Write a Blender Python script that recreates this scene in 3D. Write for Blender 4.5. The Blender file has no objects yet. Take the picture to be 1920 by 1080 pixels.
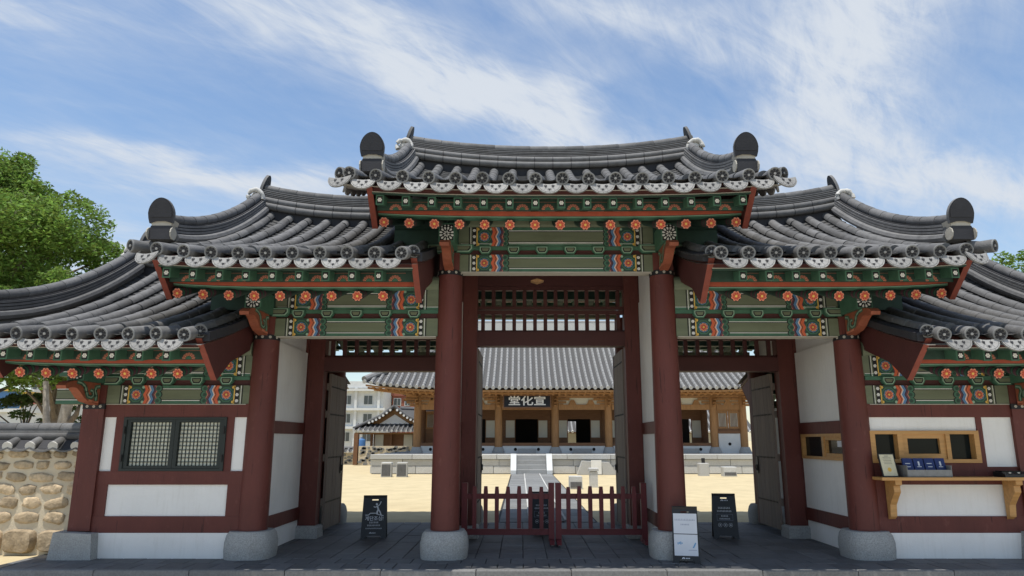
import bpy, math, random
import numpy as np
from mathutils import Vector, Matrix

random.seed(7)
rng = np.random.default_rng(7)
R = math.radians
scene = bpy.context.scene
COL = scene.collection

# ------------------------------------------------------------------ camera
cam_d = bpy.data.cameras.new('camera')
cam = bpy.data.objects.new('camera', cam_d)
COL.objects.link(cam)
cam.location = (-0.54, -10.45, 1.60)
cam.rotation_euler = (R(90 + 12.2), 0, 0)
cam_d.sensor_width = 36.0
cam_d.lens = 1320 / 1920 * 36.0
cam_d.shift_x = -16 / 1920
cam_d.clip_start = 0.1
cam_d.clip_end = 3000
scene.camera = cam

# ------------------------------------------------------------------ sky, sun, exposure
SUN_ELEV, SUN_FROM_LEFT = 78.0, 8.0
world = bpy.data.worlds.new('World')
scene.world = world
world.use_nodes = True
wn, wl = world.node_tree.nodes, world.node_tree.links
wn.clear()
w_out = wn.new('ShaderNodeOutputWorld')
w_bg = wn.new('ShaderNodeBackground')
w_bg.inputs['Strength'].default_value = 0.115
sky = wn.new('ShaderNodeTexSky')
sky.sky_type = 'NISHITA'
sky.sun_disc = False
sky.sun_elevation = R(SUN_ELEV)
sky.sun_rotation = R(180 + 33)
sky.air_density = 1.25
sky.dust_density = 0.35
sky.ozone_density = 4.0
w_tc = wn.new('ShaderNodeTexCoord')
w_sep = wn.new('ShaderNodeSeparateXYZ')
wl.new(w_tc.outputs['Generated'], w_sep.inputs[0])
def wmath(op, a, b=None, c=None):
    n = wn.new('ShaderNodeMath'); n.operation = op
    for i, v in enumerate((a, b, c)):
        if v is None: continue
        if isinstance(v, (int, float)): n.inputs[i].default_value = v
        else: wl.new(v, n.inputs[i])
    return n.outputs[0]
zz = wmath('ADD', wmath('MAXIMUM', w_sep.outputs['Z'], 0.0), 0.22)
px, py = wmath('DIVIDE', w_sep.outputs['X'], zz), wmath('DIVIDE', w_sep.outputs['Y'], zz)
w_cmb = wn.new('ShaderNodeCombineXYZ')
wl.new(px, w_cmb.inputs[0]); wl.new(py, w_cmb.inputs[1])
def wmap(loc, rot, sc, src=None):
    m = wn.new('ShaderNodeMapping'); m.vector_type = 'TEXTURE'
    m.inputs['Location'].default_value = loc
    m.inputs['Rotation'].default_value = (0, 0, R(rot))
    m.inputs['Scale'].default_value = sc
    wl.new(src or w_cmb.outputs[0], m.inputs[0])
    return m.outputs[0]
def wnoise(rot, sc, scale, detail, rough, dist, off=(0, 0, 0)):
    n = wn.new('ShaderNodeTexNoise')
    n.inputs['Scale'].default_value = scale
    n.inputs['Detail'].default_value = detail
    n.inputs['Roughness'].default_value = rough
    n.inputs['Distortion'].default_value = dist
    wl.new(wmap(off, rot, sc), n.inputs['Vector'])
    return n.outputs['Fac']
streak = wnoise(33, (3.4, 1.0, 1), 13.0, 10, 0.66, 0.7, (3.1, 1.7, 0))
streak2 = wnoise(58, (4.0, 1.0, 1), 24.0, 9, 0.68, 0.6, (7.3, 0.4, 0))
broad = wnoise(30, (1.8, 1.0, 1), 2.3, 5, 0.55, 0.6, (1.35, 4.2, 0))
warp = wn.new('ShaderNodeTexNoise'); warp.inputs['Scale'].default_value = 4.0; warp.inputs['Detail'].default_value = 4
wl.new(w_cmb.outputs[0], warp.inputs['Vector'])
wv = wn.new('ShaderNodeVectorMath'); wv.operation = 'MULTIPLY_ADD'
wl.new(warp.outputs['Color'], wv.inputs[0]); wv.inputs[1].default_value = (.26, .26, 0)
wsub = wn.new('ShaderNodeVectorMath'); wsub.operation = 'SUBTRACT'; wsub.inputs[1].default_value = (.13, .13, 0)
wl.new(w_cmb.outputs[0], wsub.inputs[0]); wl.new(wsub.outputs[0], wv.inputs[2])
total = None   # drifts of cirrus, in the plane of the cloud layer
for cx, cy, sx, sy, rot, k in ((-.20, 1.21, .42, .10, 32, .95), (.02, 1.35, .22, .11, 25, .75), (.60, 1.22, .36, .15, 72, 1.0), (1.05, 1.52, .32, .09, 8, .9),
                               (-.80, 1.47, .32, .06, 28, .75), (.20, 1.10, .24, .06, 22, .7), (-.9, 1.0, .2, .05, 25, .6), (-.45, 1.62, .4, .07, 12, .55), (.55, 1.75, .6, .12, 5, .5), (-1.3, 1.9, .6, .2, 20, .6), (1.7, 1.2, .6, .3, 40, .7), (.1, .6, .5, .12, 30, .7), (-.6, .1, .6, .2, 35, .6), (.7, -.6, .7, .25, 40, .6), (-.9, -.9, .6, .2, 20, .6)):
    ln = wn.new('ShaderNodeVectorMath'); ln.operation = 'LENGTH'
    wl.new(wmap((cx, cy, 0), rot, (sx, sy, 1), wv.outputs[0]), ln.inputs[0])
    gs = wmath('MULTIPLY', wmath('POWER', 2.718, wmath('MULTIPLY', wmath('POWER', ln.outputs['Value'], 2.0), -1.0)), k)
    total = gs if total is None else wmath('ADD', total, gs)
fine = wmath('ADD', wmath('MULTIPLY', streak, .65), wmath('MULTIPLY', streak2, .45))
csum = wmath('ADD', wmath('MULTIPLY', wmath('MINIMUM', total, 1.15), wmath('SUBTRACT', wmath('MULTIPLY', fine, 2.9), .66)), wmath('MULTIPLY', wmath('SUBTRACT', wmath('ADD', wmath('MULTIPLY', broad, .62), wmath('MULTIPLY', fine, .5)), .44), 1.35))
w_ramp = wn.new('ShaderNodeMapRange')
w_ramp.interpolation_type = 'SMOOTHSTEP'
w_ramp.inputs['From Min'].default_value = -0.16
w_ramp.inputs['From Max'].default_value = 1.28
w_ramp.inputs['To Min'].default_value = 0.0
w_ramp.inputs['To Max'].default_value = 1.0
wl.new(csum, w_ramp.inputs['Value'])
w_mix = wn.new('ShaderNodeMix'); w_mix.data_type = 'RGBA'
wl.new(w_ramp.outputs[0], w_mix.inputs['Factor'])
wl.new(sky.outputs[0], w_mix.inputs[6])
w_mix.inputs[7].default_value = (4.3, 4.65, 5.15, 1)
wl.new(w_mix.outputs[2], w_bg.inputs['Color'])
wl.new(w_bg.outputs[0], w_out.inputs[0])

sun_d = bpy.data.lights.new('sun', 'SUN')
sun_d.energy = 3.6
sun_d.angle = R(0.5)
sun_d.color = (1.0, 0.955, 0.88)
sun = bpy.data.objects.new('sun', sun_d)
COL.objects.link(sun)
light_dir = Vector((math.tan(R(SUN_FROM_LEFT)) * math.sin(R(SUN_ELEV)), math.cos(R(SUN_ELEV)), -math.sin(R(SUN_ELEV))))
sun.rotation_euler = light_dir.to_track_quat('-Z', 'Y').to_euler()

vs = scene.view_settings
vs.view_transform = 'Standard'
vs.look = 'None'
vs.exposure = 0.47
vs.gamma = 1.0
vs.use_curve_mapping = False
scene.cycles.max_bounces = 8
scene.cycles.diffuse_bounces = 4
scene.cycles.use_denoising = True

# ------------------------------------------------------------------ materials
MATS = {}
def mat(name, rgb, rough=0.7, var=0.12, scale=6.0, bump=0.0, bscale=40.0, spec=0.35, rnd=0.0, stretch=None, dirt=0.0, metal=0.0, crack=0.0, lichen=0.0, streak=0.0):
    """Principled with noise-varied colour, per-object variation (rnd), relief (bump) and blotchy wear (dirt)."""
    m = bpy.data.materials.new(name); m.use_nodes = True
    nt = m.node_tree; n, l = nt.nodes, nt.links
    b = n['Principled BSDF']
    b.inputs['Roughness'].default_value = rough
    b.inputs['Specular IOR Level'].default_value = spec
    b.inputs['Metallic'].default_value = metal
    tc = n.new('ShaderNodeNewGeometry')
    vec = tc.outputs['Position']
    if stretch:
        mp = n.new('ShaderNodeMapping'); mp.inputs['Scale'].default_value = stretch
        l.new(vec, mp.inputs[0]); vec = mp.outputs[0]
    nz = n.new('ShaderNodeTexNoise'); nz.inputs['Scale'].default_value = scale
    nz.inputs['Detail'].default_value = 5; nz.inputs['Roughness'].default_value = 0.62
    l.new(vec, nz.inputs['Vector'])
    val = n.new('ShaderNodeMapRange')
    val.inputs['From Min'].default_value = 0.25; val.inputs['From Max'].default_value = 0.75
    val.inputs['To Min'].default_value = 1 - var; val.inputs['To Max'].default_value = 1 + var
    l.new(nz.outputs['Fac'], val.inputs['Value'])
    fac = val.outputs[0]
    if rnd:
        oi = n.new('ShaderNodeObjectInfo')
        rr = n.new('ShaderNodeMapRange')
        rr.inputs['To Min'].default_value = 1 - rnd; rr.inputs['To Max'].default_value = 1 + rnd
        l.new(oi.outputs['Random'], rr.inputs['Value'])
        mu = n.new('ShaderNodeMath'); mu.operation = 'MULTIPLY'
        l.new(fac, mu.inputs[0]); l.new(rr.outputs[0], mu.inputs[1]); fac = mu.outputs[0]
    hsv = n.new('ShaderNodeHueSaturation')
    hsv.inputs['Color'].default_value = (*rgb, 1)
    l.new(fac, hsv.inputs['Value'])
    col = hsv.outputs['Color']
    if dirt:
        d = n.new('ShaderNodeTexNoise'); d.inputs['Scale'].default_value = 1.7
        d.inputs['Detail'].default_value = 7; d.inputs['Roughness'].default_value = 0.7
        l.new(tc.outputs['Position'], d.inputs['Vector'])
        dr = n.new('ShaderNodeMapRange'); dr.inputs['From Min'].default_value = 0.5; dr.inputs['From Max'].default_value = 0.75
        dr.inputs['To Min'].default_value = 0; dr.inputs['To Max'].default_value = dirt
        l.new(d.outputs['Fac'], dr.inputs['Value'])
        mx = n.new('ShaderNodeMix'); mx.data_type = 'RGBA'
        l.new(dr.outputs[0], mx.inputs['Factor']); l.new(col, mx.inputs[6])
        mx.inputs[7].default_value = (rgb[0] * .55, rgb[1] * .5, rgb[2] * .42, 1)
        col = mx.outputs[2]
    def overlay(scale, lo, hi, amount, colour, st=None, detail=6):
        nonlocal col
        q = n.new('ShaderNodeTexNoise'); q.inputs['Scale'].default_value = scale; q.inputs['Detail'].default_value = detail; q.inputs['Roughness'].default_value = .65
        src = tc.outputs['Position']
        if st:
            mp2 = n.new('ShaderNodeMapping'); mp2.inputs['Scale'].default_value = st; l.new(src, mp2.inputs[0]); src = mp2.outputs[0]
        l.new(src, q.inputs['Vector'])
        r2 = n.new('ShaderNodeMapRange'); r2.inputs['From Min'].default_value = lo; r2.inputs['From Max'].default_value = hi
        r2.inputs['To Min'].default_value = 0; r2.inputs['To Max'].default_value = amount
        l.new(q.outputs['Fac'], r2.inputs['Value'])
        m2 = n.new('ShaderNodeMix'); m2.data_type = 'RGBA'
        l.new(r2.outputs[0], m2.inputs['Factor']); l.new(col, m2.inputs[6]); m2.inputs[7].default_value = (*colour, 1)
        col = m2.outputs[2]
    if crack:  # long drying cracks and rubbed paint
        overlay(9, .63, .67, crack, (rgb[0] * .35, rgb[1] * .35, rgb[2] * .35), (3, 3, .16), 4)
        overlay(5, .60, .72, crack * .5, (min(1, rgb[0] * 1.6 + .02), rgb[1] * 1.9 + .02, rgb[2] * 1.9 + .02), (2, 2, 1), 9)
    if lichen:
        overlay(22, .60, .68, lichen, (rgb[0] * 1.7, rgb[1] * 1.72, rgb[2] * 1.55))
        overlay(3.5, .56, .66, lichen * .6, (rgb[0] * .45, rgb[1] * .44, rgb[2] * .42))
    if streak:  # rain streaks and splashes
        overlay(4, .52, .70, streak, (rgb[0] * .66, rgb[1] * .63, rgb[2] * .57), (5, 5, .5))
        overlay(30, .66, .70, streak * .8, (rgb[0] * .6, rgb[1] * .56, rgb[2] * .5))
    l.new(col, b.inputs['Base Color'])
    if bump:
        bz = n.new('ShaderNodeTexNoise'); bz.inputs['Scale'].default_value = bscale; bz.inputs['Detail'].default_value = 4
        l.new(vec, bz.inputs['Vector'])
        bp = n.new('ShaderNodeBump'); bp.inputs['Strength'].default_value = min(1, bump); bp.inputs['Distance'].default_value = 0.01
        l.new(bz.outputs['Fac'], bp.inputs['Height']); l.new(bp.outputs[0], b.inputs['Normal'])
    MATS[name] = m
    return m

mat('tile', (0.132, 0.131, 0.131), 0.72, 0.20, 9, 0.5, 60, rnd=0.26, dirt=0.35, lichen=0.45, spec=0.25)
mat('tile_dark', (0.030, 0.030, 0.034), 0.7, 0.15, 9, 0.3, 50)
mat('tile_pan', (0.070, 0.069, 0.068), 0.75, 0.22, 14, 0.4, 60, dirt=0.2)
mat('tile_face', (0.20, 0.20, 0.196), 0.7, 0.16, 12, 0.4, 70, rnd=0.2, lichen=.3, spec=0.25)
mat('tile_apron', (0.285, 0.28, 0.268), 0.7, 0.14, 12, 0.4, 70, rnd=0.2, lichen=.35, spec=0.25)
mat('tile_apron_line', (0.095, 0.092, 0.088), 0.7, 0.1)
mat('hollow_shade', (0.025, 0.025, 0.028), 0.8, 0.1)  # shade of hollow relief, put into a near-black colour
mat('plaster_cap', (0.52, 0.51, 0.48), 0.85, 0.1, 14, 0.6, 35, dirt=0.2)
mat('plaster_beige', (0.42, 0.39, 0.33), 0.85, 0.12, 14, 0.5, 40)
mat('red_wood', (0.116, 0.031, 0.024), 0.6, 0.20, 3, 0.35, 30, stretch=(1, 1, .25), dirt=0.25, crack=0.8)
mat('red_dark', (0.075, 0.022, 0.020), 0.6, 0.14, 4, 0.2, 30, stretch=(.3, 1, 1), dirt=.2)
mat('red_edge', (0.20, 0.048, 0.031), 0.65, 0.2, 8, dirt=.3)
mat('beak', (0.27, 0.080, 0.042), 0.65, 0.25, 10, dirt=.35)
mat('orange_batten', (0.40, 0.085, 0.045), 0.65, 0.15, 8, dirt=.3)
mat('fence_red', (0.115, 0.018, 0.022), 0.5, 0.14, 8, rnd=0.1)
mat('olive', (0.140, 0.158, 0.100), 0.65, 0.16, 3, 0.2, 30, stretch=(.3, 1, 3), dirt=.35)
mat('green', (0.055, 0.138, 0.088), 0.65, 0.2, 8, dirt=.3)
mat('green_deep', (0.028, 0.062, 0.045), 0.65, 0.2, 8, dirt=.3)
mat('green_pale', (0.27, 0.40, 0.29), 0.6, 0.1)
mat('orange', (0.55, 0.115, 0.05), 0.6, 0.12, 10)
mat('salmon', (0.62, 0.22, 0.13), 0.6, 0.12, 10)
mat('scarlet', (0.42, 0.045, 0.03), 0.6, 0.12, 10)
mat('pink', (0.40, 0.15, 0.10), 0.65, 0.15, 10)
mat('yellow', (0.68, 0.42, 0.09), 0.6, 0.1)
mat('blue', (0.10, 0.20, 0.36), 0.6, 0.12)
mat('maroon', (0.12, 0.045, 0.065), 0.6, 0.1)
mat('black', (0.012, 0.012, 0.014), 0.6, 0.1)
mat('white', (0.72, 0.71, 0.67), 0.6, 0.05)
mat('plaster', (0.80, 0.785, 0.76), 0.9, 0.04, 2.5, 0.35, 70, dirt=0.10, streak=0.16)
mat('granite', (0.34, 0.34, 0.33), 0.85, 0.35, 60, 0.7, 35, rnd=0.12, dirt=0.45, lichen=.2)
mat('kerb_stone', (0.17, 0.17, 0.168), 0.85, 0.25, 40, 0.4, 40, rnd=0.12, dirt=0.3)
mat('granite_pale', (0.47, 0.465, 0.44), 0.85, 0.2, 30, 0.4, 40, rnd=0.12, dirt=0.2)
mat('slab_dark', (0.120, 0.122, 0.126), 0.7, 0.2, 8, 0.35, 40, rnd=0.18, dirt=0.2)
mat('joint_dark', (0.035, 0.035, 0.036), 0.9, 0.2)
mat('door_wood', (0.185, 0.145, 0.120), 0.7, 0.25, 5, 0.3, 30, rnd=0.12, stretch=(6, 6, .4))
mat('iron', (0.015, 0.014, 0.014), 0.5, 0.1)
mat('sand', (0.52, 0.43, 0.26), 0.95, 0.12, 1.2, 0.6, 40, dirt=0.25, streak=0.12)
mat('front_paving', (0.52, 0.48, 0.40), 0.9, 0.1, 1.5, 0.3, 40)
mat('path_stone', (0.185, 0.188, 0.185), 0.85, 0.15, 5, 0.3, 40, rnd=0.15, dirt=0.2)
mat('stone_yellow', (0.43, 0.335, 0.22), 0.85, 0.4, 14, 0.9, 30, rnd=0.3, dirt=0.4)
mat('mortar', (0.56, 0.485, 0.36), 0.95, 0.1, 10, 0.5, 50)
mat('frame_dark', (0.020, 0.026, 0.024), 0.5, 0.1)
mat('paper', (0.66, 0.66, 0.55), 0.9, 0.06, 4)
mat('pine_wood', (0.50, 0.27, 0.095), 0.5, 0.2, 6, 0.15, 30, stretch=(.35, 4, 4))
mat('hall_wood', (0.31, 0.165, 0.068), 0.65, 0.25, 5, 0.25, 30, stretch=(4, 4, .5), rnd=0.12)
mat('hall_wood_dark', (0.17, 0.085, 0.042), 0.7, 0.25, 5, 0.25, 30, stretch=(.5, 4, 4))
mat('hall_tile', (0.235, 0.233, 0.228), 0.75, 0.22, 8, 0.4, 40, dirt=0.2)
mat('hall_paper', (0.56, 0.55, 0.48), 0.9, 0.05, 3)
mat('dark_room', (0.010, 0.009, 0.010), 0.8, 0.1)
mat('bark', (0.16, 0.125, 0.09), 0.9, 0.3, 10, 1.0, 25)
mat('bark_pale', (0.34, 0.30, 0.25), 0.9, 0.3, 8, 1.0, 20)
mat('concrete_white', (0.58, 0.59, 0.58), 0.85, 0.08, 1.5, dirt=0.15)
mat('concrete_grey', (0.36, 0.37, 0.38), 0.85, 0.08, 1.5, dirt=0.15)
mat('brick_far', (0.26, 0.095, 0.065), 0.85, 0.15, 3)
mat('sign_black', (0.016, 0.016, 0.018), 0.45, 0.1)
mat('sign_white', (0.60, 0.62, 0.66), 0.5, 0.04)
mat('sign_ink', (0.22, 0.25, 0.34), 0.6, 0.05)
mat('sign_blue', (0.14, 0.32, 0.52), 0.6, 0.05)
mat('booklet_blue', (0.02, 0.035, 0.13), 0.4, 0.1)
mat('frame_black', (0.02, 0.018, 0.016), 0.4, 0.1)
mat('certificate', (0.62, 0.57, 0.40), 0.6, 0.08, 20)
mat('far_blue', (0.08, 0.20, 0.42), 0.6, 0.05)
mat('far_yellow', (0.55, 0.38, 0.10), 0.7, 0.05)
mat('far_red', (0.48, 0.14, 0.12), 0.7, 0.05)
mat('steel', (0.42, 0.42, 0.42), 0.35, 0.08, metal=0.8)

def glass_mat(name, tint, rough=0.08):
    m = bpy.data.materials.new(name); m.use_nodes = True
    b = m.node_tree.nodes['Principled BSDF']
    b.inputs['Base Color'].default_value = (*tint, 1); b.inputs['Roughness'].default_value = rough
    b.inputs['Specular IOR Level'].default_value = 0.7
    MATS[name] = m
glass_mat('window_glass', (0.012, 0.016, 0.016))
MATS['window_glass'].node_tree.nodes['Principled BSDF'].inputs['Specular IOR Level'].default_value = 0.15
glass_mat('far_glass', (0.045, 0.055, 0.06), 0.15)

def leaf_mat(name, rgb, var):
    m = bpy.data.materials.new(name); m.use_nodes = True
    n, l = m.node_tree.nodes, m.node_tree.links
    b = n['Principled BSDF']; b.inputs['Roughness'].default_value = 0.55
    b.inputs['Specular IOR Level'].default_value = 0.25
    g = n.new('ShaderNodeNewGeometry')
    h = n.new('ShaderNodeHueSaturation'); h.inputs['Color'].default_value = (*rgb, 1)
    mr = n.new('ShaderNodeMapRange'); mr.inputs['To Min'].default_value = 1 - var; mr.inputs['To Max'].default_value = 1 + var
    l.new(g.outputs['Random Per Island'], mr.inputs['Value']); l.new(mr.outputs[0], h.inputs['Value'])
    mr2 = n.new('ShaderNodeMapRange'); mr2.inputs['To Min'].default_value = 0.475; mr2.inputs['To Max'].default_value = 0.515
    l.new(g.outputs['Random Per Island'], mr2.inputs['Value']); l.new(mr2.outputs[0], h.inputs['Hue'])
    t = n.new('ShaderNodeBsdfTranslucent'); mx = n.new('ShaderNodeMixShader'); mx.inputs[0].default_value = 0.5
    l.new(h.outputs[0], b.inputs['Base Color']); l.new(h.outputs[0], t.inputs['Color'])
    l.new(b.outputs[0], mx.inputs[1]); l.new(t.outputs[0], mx.inputs[2])
    l.new(mx.outputs[0], n['Material Output'].inputs[0])
    MATS[name] = m
leaf_mat('leaf', (0.165, 0.26, 0.05), 0.6)
leaf_mat('leaf_pine', (0.085, 0.125, 0.035), 0.4)
leaf_mat('leaf_dark', (0.05, 0.09, 0.028), 0.4)

# ------------------------------------------------------------------ mesh helpers
class MB:
    """Collects shapes; build() links them as ONE mesh object (several material slots allowed)."""
    def __init__(s): s.v, s.f, s.m = [], [], []
    def add(s, verts, faces, m):
        o = len(s.v); s.v += [tuple(p) for p in verts]
        for f in faces: s.f.append(tuple(i + o for i in f)); s.m.append(m)
    def box(s, x0, x1, y0, y1, z0, z1, m='red_wood', jit=0.0):
        j = (lambda: random.uniform(-jit, jit)) if jit else (lambda: 0)
        v = [(x + j(), y + j(), z + j()) for z in (z0, z1) for y in (y0, y1) for x in (x0, x1)]
        s.add(v, [(0, 2, 3, 1), (4, 5, 7, 6), (0, 1, 5, 4), (2, 6, 7, 3), (0, 4, 6, 2), (1, 3, 7, 5)], m)
    def bevbox(s, x0, x1, y0, y1, z0, z1, m='granite', b=0.01, jit=0.0):
        """Box with the four top edges chamfered."""
        j = (lambda: random.uniform(-jit, jit)) if jit else (lambda: 0)
        v = []
        for z, e in ((z0, 0), (z1 - b, 0), (z1, b)):
            for x, y in ((x0 + e, y0 + e), (x1 - e, y0 + e), (x1 - e, y1 - e), (x0 + e, y1 - e)):
                v.append((x + j(), y + j(), z))
        f = [(8, 9, 10, 11), (3, 2, 1, 0)]
        for k in (0, 4):
            for i in range(4): f.append((k + i, k + (i + 1) % 4, k + 4 + (i + 1) % 4, k + 4 + i))
        s.add(v, f, m)
    def prism(s, pts, a0, a1, axis='x', m='red_wood', m_side=None):
        """2D outline extruded along an axis: x -> pts are (y,z); y -> (x,z); z -> (x,y)."""
        n = len(pts)
        def P(a, p): return (a, p[0], p[1]) if axis == 'x' else (p[0], a, p[1]) if axis == 'y' else (p[0], p[1], a)
        v = [P(a0, p) for p in pts] + [P(a1, p) for p in pts]
        s.add(v, [tuple(range(n)), tuple(range(2 * n - 1, n - 1, -1))], m)
        s.add(v, [(i, (i + 1) % n, n + (i + 1) % n, n + i) for i in range(n)], m_side or m)
    def tube(s, pts, rad, m='tile', seg=10, caps=True, flat=1.0):
        pts = [Vector(p) for p in pts]
        rs = rad if isinstance(rad, (list, tuple)) else [rad] * len(pts)
        v, f = [], []
        for i, p in enumerate(pts):
            d = (pts[min(i + 1, len(pts) - 1)] - pts[max(i - 1, 0)]).normalized()
            up = Vector((0, 0, 1)) if abs(d.z) < 0.95 else Vector((1, 0, 0))
            a = d.cross(up).normalized(); b = a.cross(d)
            for k in range(seg):
                t = 2 * math.pi * k / seg
                v.append(p + a * math.cos(t) * rs[i] + b * math.sin(t) * rs[i] * flat)
        for i in range(len(pts) - 1):
            for k in range(seg):
                k2 = (k + 1) % seg
                f.append((i * seg + k, i * seg + k2, (i + 1) * seg + k2, (i + 1) * seg + k))
        if caps:
            f.append(tuple(range(seg - 1, -1, -1))); f.append(tuple((len(pts) - 1) * seg + k for k in range(seg)))
        s.add(v, f, m)
    def lathe(s, prof, c=(0, 0, 0), seg=24, m='granite', power=None):
        """prof: (radius, z); power > 2 squares the plan off (superellipse)."""
        v, f = [], []
        for r, z in prof:
            for k in range(seg):
                t = 2 * math.pi * k / seg; ct, st = math.cos(t), math.sin(t)
                q = 1.0 if not power else (abs(ct) ** power + abs(st) ** power) ** (-1 / power)
                v.append((c[0] + r * ct * q, c[1] + r * st * q, c[2] + z))
        n = len(prof)
        for i in range(n - 1):
            for k in range(seg):
                k2 = (k + 1) % seg
                f.append((i * seg + k, i * seg + k2, (i + 1) * seg + k2, (i + 1) * seg + k))
        f.append(tuple(range(seg - 1, -1, -1))); f.append(tuple((n - 1) * seg + k for k in range(seg)))
        s.add(v, f, m)
    def sheet(s, grid, m):
        """grid[i][j] of points."""
        a, b = len(grid), len(grid[0])
        s.add([p for row in grid for p in row],
              [(i * b + j, i * b + j + 1, (i + 1) * b + j + 1, (i + 1) * b + j) for i in range(a - 1) for j in range(b - 1)], m)
    def mapped(s, fn):
        o = MB(); o.v = [tuple(fn(Vector(p))) for p in s.v]; o.f = list(s.f); o.m = list(s.m); return o
    def join(s, o):
        k = len(s.v); s.v += o.v; s.f += [tuple(i + k for i in f) for f in o.f]; s.m += o.m
    def mesh(s, name, smooth=None):
        me = bpy.data.meshes.new(name)
        me.from_pydata(s.v, [], s.f)
        names = list(dict.fromkeys(s.m))
        for nm in names: me.materials.append(MATS[nm])
        idx = {nm: i for i, nm in enumerate(names)}
        me.polygons.foreach_set('material_index', [idx[x] for x in s.m])
        if smooth:
            me.polygons.foreach_set('use_smooth', [True] * len(me.polygons))
            me.set_sharp_from_angle(angle=R(smooth))
        me.update()
        return me
    def build(s, name, parent=None, smooth=None, kind=None):
        return link(name, s.mesh(name, smooth), parent, kind=kind)

def link(name, me, parent=None, loc=None, rot=None, scale=None, kind=None):
    """Links a mesh; coordinates are given in the world, a parent only has a location."""
    o = bpy.data.objects.new(name, me)
    COL.objects.link(o)
    l = Vector(loc) if loc is not None else Vector((0, 0, 0))
    if parent is not None:
        o.parent = parent
        q = parent
        while q is not None:
            l = l - q.location; q = q.parent
    o.location = l
    if rot is not None: o.rotation_euler = rot
    if scale is not None: o.scale = scale
    if kind: o['kind'] = kind
    return o

def thing(name, loc, label, cat, group=None):
    o = bpy.data.objects.new(name, None); COL.objects.link(o)
    o.location = loc; o.empty_display_size = 0.2
    return tag(o, label, cat, group)
def tag(o, label, cat, group=None):
    o['label'] = label; o['category'] = cat
    if group: o['group'] = group
    return o
def structure(o):
    o['kind'] = 'structure'; return o

class Paint:
    """Flat painted figures on a plane (origin, u, v, n), each layer 1.2 mm above the last."""
    def __init__(s, O, U=(1, 0, 0), V=(0, 0, 1), N=(0, -1, 0), mb=None, step=0.0012):
        s.O, s.U, s.V, s.N = Vector(O), Vector(U), Vector(V), Vector(N); s.mb = mb or MB(); s.step = step
    def poly(s, pts, m, layer=1):
        v = [s.O + s.U * p[0] + s.V * p[1] + s.N * (s.step * layer) for p in pts]
        s.mb.add(v, [tuple(range(len(v)))], m)
    def rect(s, x0, x1, y0, y1, m, layer=1): s.poly([(x0, y0), (x1, y0), (x1, y1), (x0, y1)], m, layer)
    def disc(s, x, y, r, m, layer=1, seg=16, ph=0, sy=1):
        s.poly([(x + r * math.cos(ph + 2 * math.pi * k / seg), y + sy * r * math.sin(ph + 2 * math.pi * k / seg)) for k in range(seg)], m, layer)
    def petals(s, x, y, r0, r1, n, w, m, layer=1, ph=0, a0=0, a1=2 * math.pi):
        for k in range(n):
            a = ph + a0 + (a1 - a0) * (k + .5) / n
            c, d = math.cos(a), math.sin(a)
            q = [(r0, 0), (r0 + (r1 - r0) * .45, w * .42), (r0 + (r1 - r0) * .8, w * .5), (r1, w * .2), (r1, -w * .2), (r0 + (r1 - r0) * .8, -w * .5), (r0 + (r1 - r0) * .45, -w * .42)]
            s.poly([(x + c * p - d * t, y + d * p + c * t) for p, t in q], m, layer)
    def flower(s, x, y, r, L=1, ring='black'):
        s.disc(x, y, r, ring, L, 18)
        for k in range(8):
            a = 2 * math.pi * k / 8 + .39
            s.disc(x + .68 * r * math.cos(a), y + .68 * r * math.sin(a), .27 * r, 'salmon', L + 1, 8)
        s.disc(x, y, .64 * r, 'orange', L + 2, 16)
        s.petals(x, y, .22 * r, .72 * r, 8, .22 * r, 'scarlet', L + 3)
        s.disc(x, y, .24 * r, 'yellow', L + 4, 8)
    def dots(s, x, y, r, L=2, m='white'):
        for k in range(6):
            a = 2 * math.pi * k / 6
            s.disc(x + .62 * r * math.cos(a), y + .62 * r * math.sin(a), .36 * r, m, L, 6)
        s.disc(x, y, .28 * r, m, L, 6)

def text_polys(body, size, name, bold=0.012):
    """Mesh of a line of writing, centred, in its local XY plane."""
    c = bpy.data.curves.new(name, 'FONT'); c.body = body; c.size = size
    c.align_x = 'CENTER'; c.align_y = 'CENTER'; c.resolution_u = 3; c.offset = size * bold
    o = bpy.data.objects.new(name, c); COL.objects.link(o)
    bpy.context.view_layer.update()
    me = bpy.data.meshes.new_from_object(o.evaluated_get(bpy.context.evaluated_depsgraph_get()))
    bpy.data.objects.remove(o); bpy.data.curves.remove(c)
    return me

# ================================================================== SETTING
g = MB()
xs = [-1500, -60, 60, 1500]
rows = [(-400, -.16), (-1.02, -.16), (-0.98, -.03), (60, -.03), (1500, -.03)]
g.sheet([[(x, y, z) for x in xs] for y, z in rows], 'sand')
structure(g.build('ground'))
g = MB(); g.sheet([[(x, y, -.156) for x in (-30, 30)] for y in (-30, -1.03)], 'front_paving')
structure(g.build('front_pavement'))

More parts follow.
